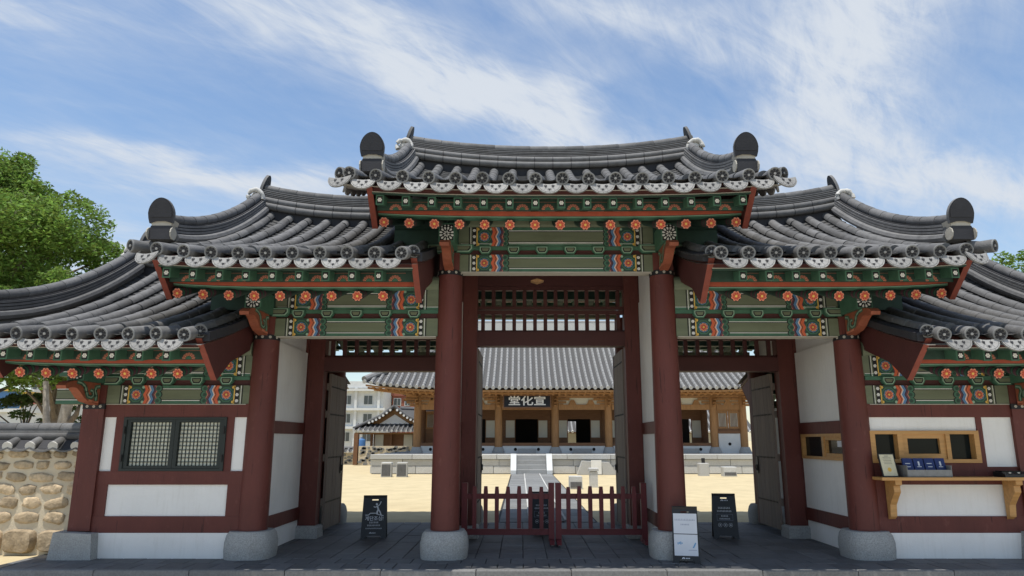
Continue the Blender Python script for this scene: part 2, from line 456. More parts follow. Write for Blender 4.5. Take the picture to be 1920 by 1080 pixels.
FLOOR_X = 7.42
g = MB(); g.box(-FLOOR_X, FLOOR_X, -.93, 4.2, -.3, -.012, 'joint_dark')
gate_floor = structure(g.build('gate_floor'))
SX, SY = .335, .40
slab_meshes = []
for k in range(5):
    mb = MB(); mb.bevbox(-SX / 2 + .005, SX / 2 - .005, -SY / 2 + .005, SY / 2 - .005, -.05, 0, 'slab_dark', .006, .0015)
    slab_meshes.append(mb.mesh('floor_slab'))
far_slabs = MB(); n_slab = 0
def solid_at(x, y):
    return y > .05 and (abs(x) > 4.5)
ys = [-.93 + SY * (j + .5) for j in range(13)]
for j, y in enumerate(ys):
    n = int(FLOOR_X / SX)
    for i in range(-n, n + 1):
        x = i * SX + (SX / 2 if j % 2 and y < 0 else 0)
        if abs(x) > FLOOR_X - SX / 2 or solid_at(x, y): continue
        dz = random.uniform(-.003, .002)
        if n_slab < 296 and not (y > 2.5 and abs(x) > 4.0):
            link('floor_slab', random.choice(slab_meshes), gate_floor, (x, y, dz)); n_slab += 1
        else:
            far_slabs.bevbox(x - SX / 2 + .005, x + SX / 2 - .005, y - SY / 2 + .005, y + SY / 2 - .005, -.05, dz, 'slab_dark', .006)
if far_slabs.f: far_slabs.build('far_floor_slabs', gate_floor, kind='stuff')
g = MB(); g.box(-FLOOR_X, FLOOR_X, -1.03, -.94, -.3, -.03, 'joint_dark')
kerb = structure(g.build('kerb'))
mb = MB(); mb.bevbox(-.595, .595, -.07, .055, -.2, .004, 'kerb_stone', .012, .001)
km = mb.mesh('kerb_stone')
for i in range(-6, 6): link('kerb_stone', km, kerb, (i * 1.2 + .6 + .1, -.995, random.uniform(-.002, .003)))

# ------------------------------------------------------------------ courtyard path to the hall
g = MB(); g.box(-1.02, 1.02, 4.2, 24.6, -.2, -.02, 'joint_dark')
path = structure(g.build('path'))
pm = {}
for w in (.60, .68):
    mb = MB(); mb.bevbox(-w / 2 + .006, w / 2 - .006, -.297, .297, -.03, .0, 'path_stone', .006, .003); pm[w] = mb.mesh('path_slab')
for j in range(34):
    for cx, w in ((-.67, .60), (0, .68), (.67, .60)):
        link('path_slab', pm[w], path, (cx, 4.52 + j * .6, .012 + (.02 if cx == 0 else 0) + random.uniform(-.003, .003)))
mb = MB(); mb.box(-.022, .022, -.99, .99, -.05, .05, 'granite_pale'); ke = mb.mesh('path_edging')
for j in range(10):
    for cx in (-.36, .36): link('path_edging', ke, path, (cx, 5.3 + j * 2.0, 0))

# ================================================================== THE GATE
gate = thing('gate', (0, 0, 0), 'three-tiered traditional gate with dark tiled roofs, dark red columns and painted green eaves', 'gate')
PITCH = .343
Y_EAVE, Y_RIDGE = -1.80, 2.05
def mir(p): return Vector((p[0], 2 * Y_RIDGE - p[1], p[2]))

# ---- shared tile meshes (local Y runs up the slope, Z out of it)
TR = .083
def cover_mesh(length, m='tile'):
    mb = MB(); n = 9
    v = []
    for y, r in ((0, TR), (0.012, TR + .001), (length, TR - .005)):
        for k in range(n):
            t = math.pi * (k / (n - 1)); v.append((-r * math.cos(t), y, r * math.sin(t) * .98 - .012))
    f = [(a * n + k, a * n + k + 1, (a + 1) * n + k + 1, (a + 1) * n + k) for a in (0, 1) for k in range(n - 1)]
    f.append(tuple(range(n - 1, -1, -1)))
    mb.add(v, f, m); return mb
TL = .345
cover_me = cover_mesh(TL + .02).mesh('cover_tile', 40)
def roundel_mb():
    """Eave-end cover tile: a tube closed by a flower medallion that faces -Y."""
    mb = MB(); n = 20; r = .086
    v = []
    for y, rr in ((-.03, r), (.0, r + .001), (.36, TR - .006)):
        for k in range(n):
            t = 2 * math.pi * k / n; v.append((rr * math.cos(t), y, rr * math.sin(t)))
    mb.add(v, [(a * n + k, a * n + (k + 1) % n, (a + 1) * n + (k + 1) % n, (a + 1) * n + k) for a in (0, 1) for k in range(n)], 'tile')
    v = []
    for y, rr in ((-.03, r), (-.046, r - .002), (-.046, r - .016), (-.03, r - .019)):
        for k in range(n):
            t = 2 * math.pi * k / n; v.append((rr * math.cos(t), y, rr * math.sin(t)))
    mb.add(v, [(a * n + k, (a + 1) * n + k, (a + 1) * n + (k + 1) % n, a * n + (k + 1) % n) for a in range(3) for k in range(n)], 'tile_face')
    mb.add([(.07 * math.cos(2 * math.pi * k / n), -.0302, .07 * math.sin(2 * math.pi * k / n)) for k in range(n)], [tuple(range(n))], 'tile_face')
    for k in range(8):
        a = 2 * math.pi * (k + .5) / 8; c, s_ = math.cos(a), math.sin(a)
        q = [(.018, .006), (.052, .0175), (.063, .010), (.063, -.010), (.052, -.0175), (.018, -.006)]
        pts = [(c * p - s_ * t, s_ * p + c * t) for p, t in q]
        mb.prism(pts, -.028, -.036, 'y', 'hollow_shade')  # petals stand proud; dark colour imitates the shade of hollows
    mb.prism([(.017 * math.cos(2 * math.pi * k / 8), .017 * math.sin(2 * math.pi * k / 8)) for k in range(8)], -.028, -.048, 'y', 'tile_apron')
    return mb
roundel_me = roundel_mb().mesh('eave_tile', 35)
short_me = roundel_mb().mapped(lambda q: Vector((q.x, q.y if q.y < .1 else .17, q.z))).mesh('verge_tile', 35)
def apron_mb():
    """Hanging half-moon plate of the pan tile at the eave, facing -Y; hearts laid on flat, coloured dark like shaded hollows."""
    mb = MB(); w, h = .160, .178
    arc = [(w * math.cos(math.pi + math.pi * k / 16), -h * .12 + h * .88 * math.sin(math.pi + math.pi * k / 16)) for k in range(17)]
    top = [(w * (1 - 2 * k / 8), -.035 * math.sin(math.pi * k / 8) + .01) for k in range(9)]
    mb.prism(arc + top, 0, .022, 'y', 'tile_apron', 'tile_face')
    P = Paint((0, 0, 0), mb=mb, step=.002)
    arc2 = [(x * .90, -h * .1 + (y + h * .1) * .90) for x, y in arc]; arc3 = [(x * .875, -h * .1 + (y + h * .1) * .875) for x, y in arc]
    for i in range(16):
        P.poly([arc2[i], arc2[i + 1], arc3[i + 1], arc3[i]], 'tile_apron_line', 1)
        if i % 2 == 0:
            a, b = arc[i], arc2[i]; P.poly([a, (a[0] + .006, a[1]), (b[0] + .006, b[1]), b], 'tile_apron_line', 1)
    for x0, x1 in ((-.035, -.05), (.035, .05)):
        P.poly([(x1 - .002, -.022), (x1 + .002, -.022), (x0 * .6 + .002, -.14), (x0 * .6 - .002, -.14)], 'tile_apron_line', 1)
    for k in range(5):
        a_ = R(205 + k * 32.5); c_, d_ = math.cos(a_), math.sin(a_)
        P.poly([(.085 * c_ - .002, -.018 + .085 * d_), (.085 * c_ + .002, -.018 + .085 * d_), (.132 * c_ + .002, -.018 + .125 * d_), (.132 * c_ - .002, -.018 + .125 * d_)], 'tile_apron_line', 1)
    for hx, hy, s_ in ((-.048, -.062, 1.25), (.048, -.062, 1.25), (0, -.118, 1.1)):
        pts = [(0, -.023), (.014, -.004), (.017, .008), (.009, .016), (0, .009), (-.009, .016), (-.017, .008), (-.014, -.004)]
        P.poly([(hx + a * s_, hy + b * s_) for a, b in pts], 'hollow_shade', 2)
    return mb
apron_me = apron_mb().mesh('apron_tile', 30)

COVER_LEFT = [296]
class Roof:
    """One gable roof: x0..x1 between its verges; lift raises eave and ridge towards the ends listed in ups."""
    def __init__(s, ze, cx, ref, half, tiles, ups=(-1, 1), H=1.60):
        s.ze, s.cx, s.ref, s.half, s.tiles, s.ups, s.H = ze, cx, ref, half, tiles, ups, H
    def end(s, x):
        q = (x - s.ref) / s.half
        if q < 0 and -1 not in s.ups: q *= .25
        if q > 0 and 1 not in s.ups: q *= .25
        return min(abs(q), 1.2)
    def eave_lift(s, x): return .085 * s.end(x) ** 3
    def ridge_lift(s, x): return .27 * s.end(x) ** 2.2
    def z(s, x, t):
        return s.ze + s.H * (.60 * t + .40 * t * t) + s.eave_lift(x) * (1 - t) ** 2 + s.ridge_lift(x) * t * t * .9
    def pt(s, x, t, off=0.0):
        return Vector((x, Y_EAVE + (Y_RIDGE - Y_EAVE) * t, s.z(x, t) + off))
    def slope(s, x, t):
        a, b = s.pt(x, max(0, t - .02)), s.pt(x, t + .02); return math.atan2(b.z - a.z, b.y - a.y)

center_roof = Roof(4.93, 0, 0, 2.9, [k * PITCH for k in range(-8, 9)])
left_roof = Roof(3.94, -3.6, -3.2, 2.3, [-2.03 - k * PITCH for k in range(10)], ups=(-1,))
right_roof = Roof(3.94, 3.6, 3.2, 2.3, [1.99 + k * PITCH for k in range(10)], ups=(1,))
left_wing_roof = Roof(2.91, -6.1, -5.6, 2.2, [-4.66 - k * PITCH for k in range(9)], ups=(-1,))
right_wing_roof = Roof(2.91, 6.1, 5.6, 2.2, [4.66 + k * PITCH for k in range(9)], ups=(1,))
ROOFS = [(left_roof, 'side'), (right_roof, 'side'), (left_wing_roof, 'wing'), (right_wing_roof, 'wing'), (center_roof, 'center')]
SLOPE_LEN = 4.18
N_COURSE = 12

def build_roof(rf, kind):
    xs = sorted(rf.tiles)
    x_lo, x_hi = xs[0] - PITCH / 2, xs[-1] + PITCH / 2
    # pan tiles, stepped courses in concave channels (front and rear) : the roof part itself
    pan = MB(); steps = 26
    for c in range(len(xs) + 1):
        xc = xs[0] - PITCH / 2 + c * PITCH
        prof = [(-.5, .052), (-.3, .018), (-.1, .002), (.1, .002), (.3, .018), (.5, .052)]
        if c == 0: prof = prof[2:]
        if c == len(xs): prof = prof[:-2]
        for rear in (0, 1):
            grid = []
            for st in range(steps if not rear else 1):
                n = steps if not rear else 1
                t0, t1 = st / n, (st + 1) / n
                for t, lift in ((t0, .020), (t1, -.004)):
                    row = []
                    for a, b in prof:
                        p = rf.pt(xc + a * PITCH, t, b - .052 + lift)
                        row.append(mir(p) if rear else p)
                    grid.append(row)
            if rear:
                grid = [[mir(rf.pt(xc + a * PITCH, t / 6, b - .052)) for a, b in prof] for t in range(7)]
            pan.sheet(grid, 'tile_pan')
    # the front edge of each channel
    roof = pan.build('roof', gate, 30)
    # the soffit boards under it
    sof = MB()
    for rear in (0, 1):
        grid = [[rf.pt(x, t / 8, -.16 + .03 * t / 8) for x in [x_lo + (x_hi - x_lo) * i / 8 for i in range(9)]] for t in range(9)]
        if rear: grid = [[mir(p) for p in r] for r in grid]
        sof.sheet(grid, 'plaster_beige')
    sof.build('soffit', roof)
    # cover tiles
    rest = MB()
    for x in xs:
        shown = kind != 'center'
        if kind == 'wing' and abs(x) < 5.2: shown = shown and True
        e_ = rf.pt(x, 0, -.028); e_.y -= .055
        e_.z += random.uniform(-.006, .006); link('eave_tile', roundel_me, roof, e_, (rf.slope(x, 0) + R(random.uniform(0, 4)), R(random.uniform(0, 45)), R(random.uniform(-2.5, 2.5))))
        for j in range(1, N_COURSE):
            t = j * TL / SLOPE_LEN
            p = rf.pt(x, t, .015); a = rf.slope(x, t + .04)
            vis = shown and COVER_LEFT[0] > 0 and t < .93
            if kind == 'wing' and (j > 7 or abs(x) > 7.2): vis = False
            if vis:
                p.x += random.uniform(-.006, .006); link('cover_tile', cover_me, roof, p, (a + random.uniform(-.01, .01), random.uniform(-.05, .05), random.uniform(-.02, .02))); COVER_LEFT[0] -= 1
            else:
                M_ = Matrix.Translation(p) @ Matrix.Rotation(a, 4, 'X')
                rest.join(cover_mesh(TL + .02).mapped(lambda q: M_ @ q))
    for x in xs:  # rear slope in coarser lengths
        for j in range(4):
            pts = [mir(rf.pt(x, (j + k / 3) / 4, .005)) for k in range(4)]
            rest.tube(pts, TR - .004, 'tile', 8, False)
    rest.build('more_cover_tiles', roof, 40, kind='stuff')
    # hanging apron tiles between the eave tiles
    for i in range(len(xs) + 1):
        x = xs[0] - PITCH / 2 + i * PITCH
        if kind == 'side' and (abs(x) < 2.0): continue
        if kind == 'wing' and (abs(x) < 4.55): continue
        p = rf.pt(x, 0, -.085); p.y -= .062
        turn = 0
        outer = (i == 0 and -1 in rf.ups) or (i == len(xs) and 1 in rf.ups)
        if outer:
            q_ = -1 if i == 0 else 1; turn = R(14) * q_; p.x -= q_ * .04
        link('apron_tile', apron_me, roof, p, (R(random.uniform(-28, -23)), R(random.uniform(-1.5, 1.5)), turn))
    return roof, x_lo, x_hi

def sweep_x(rf, x0, x1, n, y0, y1, z0, z1, m, lift=1.0, base=None):
    """A bar that runs along the ridge line, following its sag."""
    mb = MB(); rows = []
    for i in range(n + 1):
        x = x0 + (x1 - x0) * i / n
        zb = rf.z(x, 1.0) - .02 + (lift - .9) * rf.ridge_lift(x)
        rows.append([(x, Y_RIDGE + a, zb + b) for a, b in ((y0, z0), (y1, z0), (y1, z1), (y0, z1), (y0, z0))])
    mb.sheet(rows, m)
    for r in (rows[0], rows[-1]): mb.add(r[:4], [(0, 1, 2, 3)], m)
    return mb

def mangwa(width, height, thick):
    """Round-topped end tile standing in local XZ, facing -Y."""
    mb = MB(); h = height; w = width / 2
    out = [(-w * .88, 0), (-w * .3, .03), (w * .3, .03), (w * .88, 0), (w * .97, h * .2)] + [(w * math.cos(t) * (1 - .10 * math.sin(t)), h * .40 + h * .60 * math.sin(t)) for t in [math.pi * k / 14 for k in range(15)]] + [(-w * .97, h * .2)]
    mb.prism(out, 0, thick, 'y', 'tile_dark', 'tile')
    inner = [(x * .86, h * .06 + z * .88) for x, z in out]
    mb.prism(inner[4:], -.008, -.0005, 'y', 'tile_dark')
    return mb

def build_ridge(rf, roof, x0, x1, end_sides):
    n = max(6, int((x1 - x0) / .17))
    # rounded base courses, front and rear
    base = MB()
    for yo, zo, r in ((-.19, .065, .062), (-.155, .18, .062)):
        for s in (1, -1):
            pts = [(x0 + (x1 - x0) * i / n, Y_RIDGE + s * yo, rf.z(x0 + (x1 - x0) * i / n, 1) + zo + .1 * rf.ridge_lift(x0 + (x1 - x0) * i / n)) for i in range(n + 1)]
            base.tube(pts, r, 'tile', 10)
    m_ = int((x1 - x0) / .34)
    for k in range(1, m_):  # joints of the base courses stand proud as thin rings
        x = x0 + k * .34
        for yo, zo, r in ((-.19, .065, .066), (-.155, .18, .066)):
            z = rf.z(x, 1) + zo + .1 * rf.ridge_lift(x)
            base.tube([(x - .006, Y_RIDGE + yo, z), (x + .006, Y_RIDGE + yo, z)], r, 'tile_dark', 10)
    base.build('ridge_base', roof, 40)
    core = sweep_x(rf, x0, x1, n, -.16, .16, -.25, .24, 'tile_dark', 1.0); core.build('ridge_core', roof)  # coloured near-black to paint the shade of the gap at the base
    for k in range(5):
        w = .165 - .009 * k
        sweep_x(rf, x0 - .01 * k, x1 + .01 * k, n, -w, w, .245 + .036 * k, .245 + .036 * k + .019, 'tile', 1.0).build('ridge_course', roof)
        sweep_x(rf, x0, x1, n, -w + .038, w - .038, .245 + .036 * k + .0185, .245 + .036 * k + .0365, 'tile_dark', 1.0).build('ridge_joint', roof)  # shadow between the courses is put into this dark colour
    # top ridge tiles, one by one
    k, x = 0, x0 - .04
    while x < x1 + .02:
        xe = min(x + .335, x1 + .06)
        z0, z1 = [rf.z(q, 1) - .02 + .1 * rf.ridge_lift(q) + .455 for q in (x, xe)]
        mb = MB(); mb.tube([(x, Y_RIDGE, z0), (xe - .012, Y_RIDGE, z1), (xe + .004, Y_RIDGE, z1)], [.082, .086, .074], 'tile', 12)
        mb.build('ridge_tile', roof, 40); x = xe
    for s in end_sides:
        x = x0 if s < 0 else x1
        z = rf.z(x, 1) + .1 * rf.ridge_lift(x) + .26
        e = link('ridge_end_tile', mangwa(.30, .46, .05).mesh('ridge_end_tile', 30), roof, (x + s * .07, Y_RIDGE, z), (R(-14), 0, R(90) * s))
        mb = MB(); pts, rad = [], []
        for k in range(13):
            a = R(-25 + k * 230 / 12)
            pts.append((x + s * .03 + .135 * math.cos(a) + random.uniform(-.01, .01), Y_RIDGE - .33 + random.uniform(-.015, .015), z - .10 + .125 * math.sin(a) + random.uniform(-.01, .01))); rad.append(random.uniform(.03, .05))
        mb.tube(pts, rad, 'plaster_cap', 9)
        mb.lathe([(.02, -.13), (.10, -.10), (.13, 0), (.10, .07), (.02, .10)], (x + s * .03, Y_RIDGE - .22, z - .08), 12, 'plaster_cap')
        mb.build('plaster_cap', roof, 60)

def descending_ridge(rf, roof, x, front_y, name='descending_ridge'):
    t_f = (front_y - Y_EAVE) / (Y_RIDGE - Y_EAVE)
    N = 14
    def P(u, off): # u 0 front .. 1 ridge; concave: hangs below a straight line
        t = t_f + (.93 - t_f) * u
        p = rf.pt(x, t, off + .02 + .05 * (2 * u - 1) ** 2)
        return p
    d = MB()
    for sgn in (-1, 1):
        d.tube([P(i / N, .07) + Vector((sgn * .14, 0, 0)) for i in range(N + 1)], .062, 'tile', 8)
    for k in range(4):
        w = .15 - .008 * k; z0 = .10 + .045 * k
        rows = []
        for i in range(N + 1):
            a = P(i / N, z0)
            rows.append([(x - w, a.y, a.z), (x + w, a.y, a.z), (x + w, a.y, a.z + .032), (x - w, a.y, a.z + .032), (x - w, a.y, a.z)])
        d.sheet(rows, 'tile')
        rows = [[(x - w + .02, P(i / N, z0).y, P(i / N, z0).z + .03), (x + w - .02, P(i / N, z0).y, P(i / N, z0).z + .03), (x + w - .02, P(i / N, z0).y, P(i / N, z0).z + .047), (x - w + .02, P(i / N, z0).y, P(i / N, z0).z + .047), (x - w + .02, P(i / N, z0).y, P(i / N, z0).z + .03)] for i in range(N + 1)]
        d.sheet(rows, 'tile_dark')
    dr = d.build(name, roof, 40)
    m_ = 9
    for k in range(m_):
        a, b = P(k / m_, .335), P((k + 1) / m_, .335)
        mid = P((k + .5) / m_, .335)
        mb = MB(); mb.tube([a, mid, b - (b - a) * .03, b + (b - a) * .02], [.080, .078, .076, .07], 'tile', 10)
        mb.build('ridge_tile', roof, 40)
    # rear twin, plain
    rr = MB()
    rr.tube([mir(P(i / N, .2)) for i in range(N + 1)], .17, 'tile', 8); rr.build('rear_descending_ridge', roof, 40)
    # front end: block, plaster, round-topped plate
    f = P(0, 0)
    e = MB()
    n = 12
    block = [(-.15, 0), (.15, 0), (.155, .12), (.13, .185), (-.13, .185), (-.155, .12)]
    e.prism([(x + a, f.z + .02 + b) for a, b in block], f.y - .12, f.y + .06, 'y', 'tile_dark', 'tile')
    e.tube([(x - .165, f.y - .09, f.z + .10), (x - .15, f.y - .09, f.z + .10)], .085, 'plaster_beige', 10)
    e.tube([(x + .15, f.y - .09, f.z + .10), (x + .165, f.y - .09, f.z + .10)], .085, 'plaster_beige', 10)
    e.prism([(x - .125, f.z + .20), (x + .125, f.z + .20), (x + .15, f.z + .29), (x - .15, f.z + .29)], f.y - .11, f.y + .06, 'y', 'plaster_beige')
    e.build('end_block', roof)
    link('end_tile', mangwa(.345, .345, .05).mesh('end_tile', 30), roof, (x, f.y - .13, f.z + .235), (R(10), 0, 0))

def verge(rf, roof, s, x_edge, rows, aprons=True):
    """Short tiles laid across the gable edge, medallions facing outwards."""
    for k in range(rows):
        t = .035 + k * PITCH / SLOPE_LEN
        p = rf.pt(x_edge - s * .06, t, .035)
        ang = 90 if k else 34
        link('verge_tile', short_me, roof, p + Vector((s * (.10 if k else .06), 0 if k else -.03, -.04)), (R(6), 0, R(ang) * s))
        if aprons:
            p = rf.pt(x_edge, t + .5 * PITCH / SLOPE_LEN, -.012)
            link('apron_tile', apron_me, roof, p + Vector((s * (.03 if k else -.02), 0 if k else -.02, -.05)), (R(-12), 0, R(90 if k else 70) * s))

def barge(rf, x, th, lower=.40, name='bargeboard', rear=True):
    """Gable board hung under the verge; its front edge is raked back."""
    up = [rf.pt(x, t / 10, -.07) for t in range(11)]
    top = [(p.y + .05, p.z) for p in up]
    bot = [(Y_EAVE + .60 + (Y_RIDGE - Y_EAVE - .6) * (k / 8), rf.z(x, (.60 + (Y_RIDGE - Y_EAVE - .6) * k / 8) / (Y_RIDGE - Y_EAVE)) - .07 - .48 - (.16 if k == 0 else 0)) for k in range(9)]
    out = top + bot[::-1]
    mb = MB()
    mb.prism(out, x - th / 2, x + th / 2, 'x', 'red_dark')
    # lighter painted front edge
    a, b = top[0], bot[0]
    mb.add([(x - th / 2 - .004, a[0] - .004, a[1]), (x + th / 2 + .004, a[0] - .004, a[1]), (x + th / 2 + .004, b[0] - .004, b[1]), (x - th / 2 - .004, b[0] - .004, b[1])], [(0, 1, 2, 3)], 'red_edge')
    o = mb.build(name, gate)
    if rear: mb.mapped(mir).build('rear_bargeboard', gate)
    return o

# ---- rafters with painted ends
def rafter_mesh():
    mb = MB(); r = .066
    mb.tube([(0, 0, 0), (0, .9, .315), (0, 1.75, .62)], r, 'green_deep', 12)
    a = math.atan2(.315, .9)
    P = Paint((0, 0, 0), (1, 0, 0), (0, -math.sin(a), math.cos(a)), (0, -math.cos(a), -math.sin(a)), mb, .003)
    P.flower(0, 0, r + .007, 1)
    # painted collar behind the end
    for y0, y1, m_ in ((.03, .055, 'green'), (.075, .12, 'maroon'), (.135, .16, 'green'), (.18, .24, 'maroon')):
        mb.tube([(0, y0, y0 * .35), (0, y1, y1 * .35)], r + .003, m_, 12, False)
    return mb.mesh('rafter', 40)
rafter_me = rafter_mesh()
def flying_mesh():
    mb = MB()
    mb.prism([(0, -.06), (0, .075), (.62, .20), (.62, .085)], -.052, .052, 'x', 'green')
    P = Paint((0, -.002, .0075), mb=mb)
    P.rect(-.034, .034, -.05, .05, 'black', 1)
    P.dots(0, 0, .032, 2)
    return mb.mesh('flying_rafter')
flying_me = flying_mesh()

def lintel_pattern(P, hb, h, z0, zigzag=True):
    """Painted beam face: P's u runs along the beam from its middle, v from z0 up."""
    P.rect(-hb - .25, hb + .25, z0 + .004, z0 + h - .004, 'olive', 0.5)
    mid = hb - .50
    # field between the ends
    P.rect(-mid - .02, mid + .02, z0 + h * .80, z0 + h - .002, 'green', 1)
    P.rect(-mid - .02, mid + .02, z0 + .002, z0 + h * .16, 'green', 1)
    P.rect(-mid, mid, z0 + h * .795, z0 + h * .83, 'white', 2); P.rect(-mid, mid, z0 + h * .165, z0 + h * .20, 'white', 2)
    P.rect(-mid, mid, z0 + h * .755, z0 + h * .795, 'black', 2); P.rect(-mid, mid, z0 + h * .20, z0 + h * .235, 'black', 2)
    for s in (-1, 1):
        # black band with dotted flowers, white and black rules beside it
        P.rect(s * (hb - .03), s * (hb + .03), z0 + .002, z0 + h - .002, 'black', 2)
        n = max(2, int(h / .085))
        for k in range(n): P.dots(s * hb, z0 + h * (k + .5) / n, .026, 3)
        P.rect(s * (hb + .05), s * (hb + .058), z0, z0 + h, 'white', 2); P.rect(s * (hb + .068), s * (hb + .082), z0, z0 + h, 'black', 2)
        P.rect(s * (hb - .05), s * (hb - .034), z0 + .002, z0 + h - .002, 'yellow', 2)
        # green ground with a medallion
        x0, x1 = hb - .045, hb - .27
        P.rect(s * x0, s * x1, z0 + .002, z0 + h - .002, 'green_deep', 1)
        cx, cz, r = s * (hb - .155), z0 + h / 2, min(.112, h * .48)
        P.disc(cx, cz, r, 'green', 2, 8, math.pi / 8); P.disc(cx, cz, r * .84, 'green_deep', 3, 8, math.pi / 8)
        P.disc(cx, cz, r * .70, 'blue', 4, 8); P.disc(cx, cz, r * .6, 'green', 5, 12)
        P.petals(cx, cz, r * .1, r * .56, 9, r * .28, 'salmon', 6); P.petals(cx, cz, r * .1, r * .40, 9, r * .16, 'scarlet', 7); P.disc(cx, cz, r * .15, 'yellow', 8, 8)
        for ax, az in ((-1, -1), (-1, 1), (1, -1), (1, 1)):
            P.disc(cx + ax * r * .86, cz + az * h * .40, .022, 'yellow' if ax * s > 0 else 'green_pale', 2, 6)
        # chevron bands
        nz = max(2, int(round(h / .125))) ; step = h / nz
        def zig(xa, w, m_, L):
            for k in range(nz * 2):
                za, zb = z0 + k * step / 2, z0 + (k + 1) * step / 2
                xa0, xa1 = (0, .032) if k % 2 == 0 else (.032, 0)
                P.poly([(s * (xa - xa0), za), (s * (xa - xa0 - w), za), (s * (xa - xa1 - w), zb), (s * (xa - xa1), zb)], m_, L)
        xq = hb - .255
        P.rect(s * (xq + .01), s * (xq - .25), z0 + .002, z0 + h - .002, 'maroon', .8)
        for w, m_ in ((.046, 'orange'), (.010, 'black'), (.018, 'salmon'), (.010, 'white'), (.040, 'blue'), (.010, 'black'), (.030, 'maroon'), (.010, 'salmon'), (.026, 'maroon')):
            zig(xq, w + .001, m_, 3); xq -= w
        # scalloped green edge with a black outline
        for k in range(max(3, int(h / .07))):
            nn = max(3, int(h / .07)); zc = z0 + h * (k + .5) / nn
            P.disc(s * (mid + .012), zc, h / nn * .56, 'black', 4, 10); P.disc(s * (mid + .022), zc, h / nn * .52, 'green', 5, 10)
            P.disc(s * (mid + .030), zc, h / nn * .30, 'green_deep', 6, 8)
    return P

def painted_bay(cx, x0, x1, zb, hb, label):
    """The two painted beams over one bay with the row of bearing blocks between them."""
    yf = -.12
    mb = MB(); mb.box(x0, x1, yf, .12, zb, zb + .265, 'olive')
    P = Paint((cx, yf, 0), mb=mb); lintel_pattern(P, hb, .265, zb)
    mb.box(x0 + .02, x1 - .02, yf - .012, .10, zb - .012, zb - .002, 'plaster_beige')
    mb.build('lower_beam', gate)
    mb = MB(); mb.box(x0, x1, yf + .05, .10, zb + .267, zb + .40, 'red_dark')
    mb.box(x0, x1, yf + .012, yf + .052, zb + .345, zb + .398, 'green')
    mb.build('beam_gap', gate)
    n = max(3, int(round((x1 - x0 - .25) / .43))); w = (x1 - x0 - .28) / n if n else 1
    blk = MB(); blk.prism([(-.055, 0), (.055, 0), (.095, .055), (.095, .118), (-.095, .118), (-.095, .055)], -.06, .12, 'y', 'green')
    Q = Paint((0, -.06, 0), mb=blk)
    Q.poly([(-.05, .012), (.05, .012), (.08, .06), (.08, .108), (-.08, .108), (-.08, .06)], 'green_pale', 1)
    Q.poly([(-.044, .022), (.044, .022), (.068, .062), (.068, .098), (-.068, .098), (-.068, .062)], 'black', 2)
    Q.poly([(-.034, .040), (.034, .040), (.052, .068), (.052, .086), (-.052, .086), (-.052, .068)], 'olive', 3)
    bm_ = blk.mesh('bearing_block')
    span = (n - 1) * .43
    for k in range(n):
        link('bearing_block', bm_, gate, (cx - span / 2 + k * .43, yf + .03, zb + .272))
    mb = MB(); mb.box(x0, x1, yf + .01, .10, zb + .402, zb + .70, 'olive')
    P = Paint((cx, yf + .01, 0), mb=mb); lintel_pattern(P, hb, .298, zb + .402)
    P.rect(x0 - cx, x1 - cx, zb + .402, zb + .435, 'green', 1.5); P.rect(x0 - cx, x1 - cx, zb + .436, zb + .442, 'white', 1.5)
    mb.tube([(x0, 0, zb + .79), (x1, 0, zb + .79)], .14, 'olive', 16)
    mb.build('upper_beam', gate)

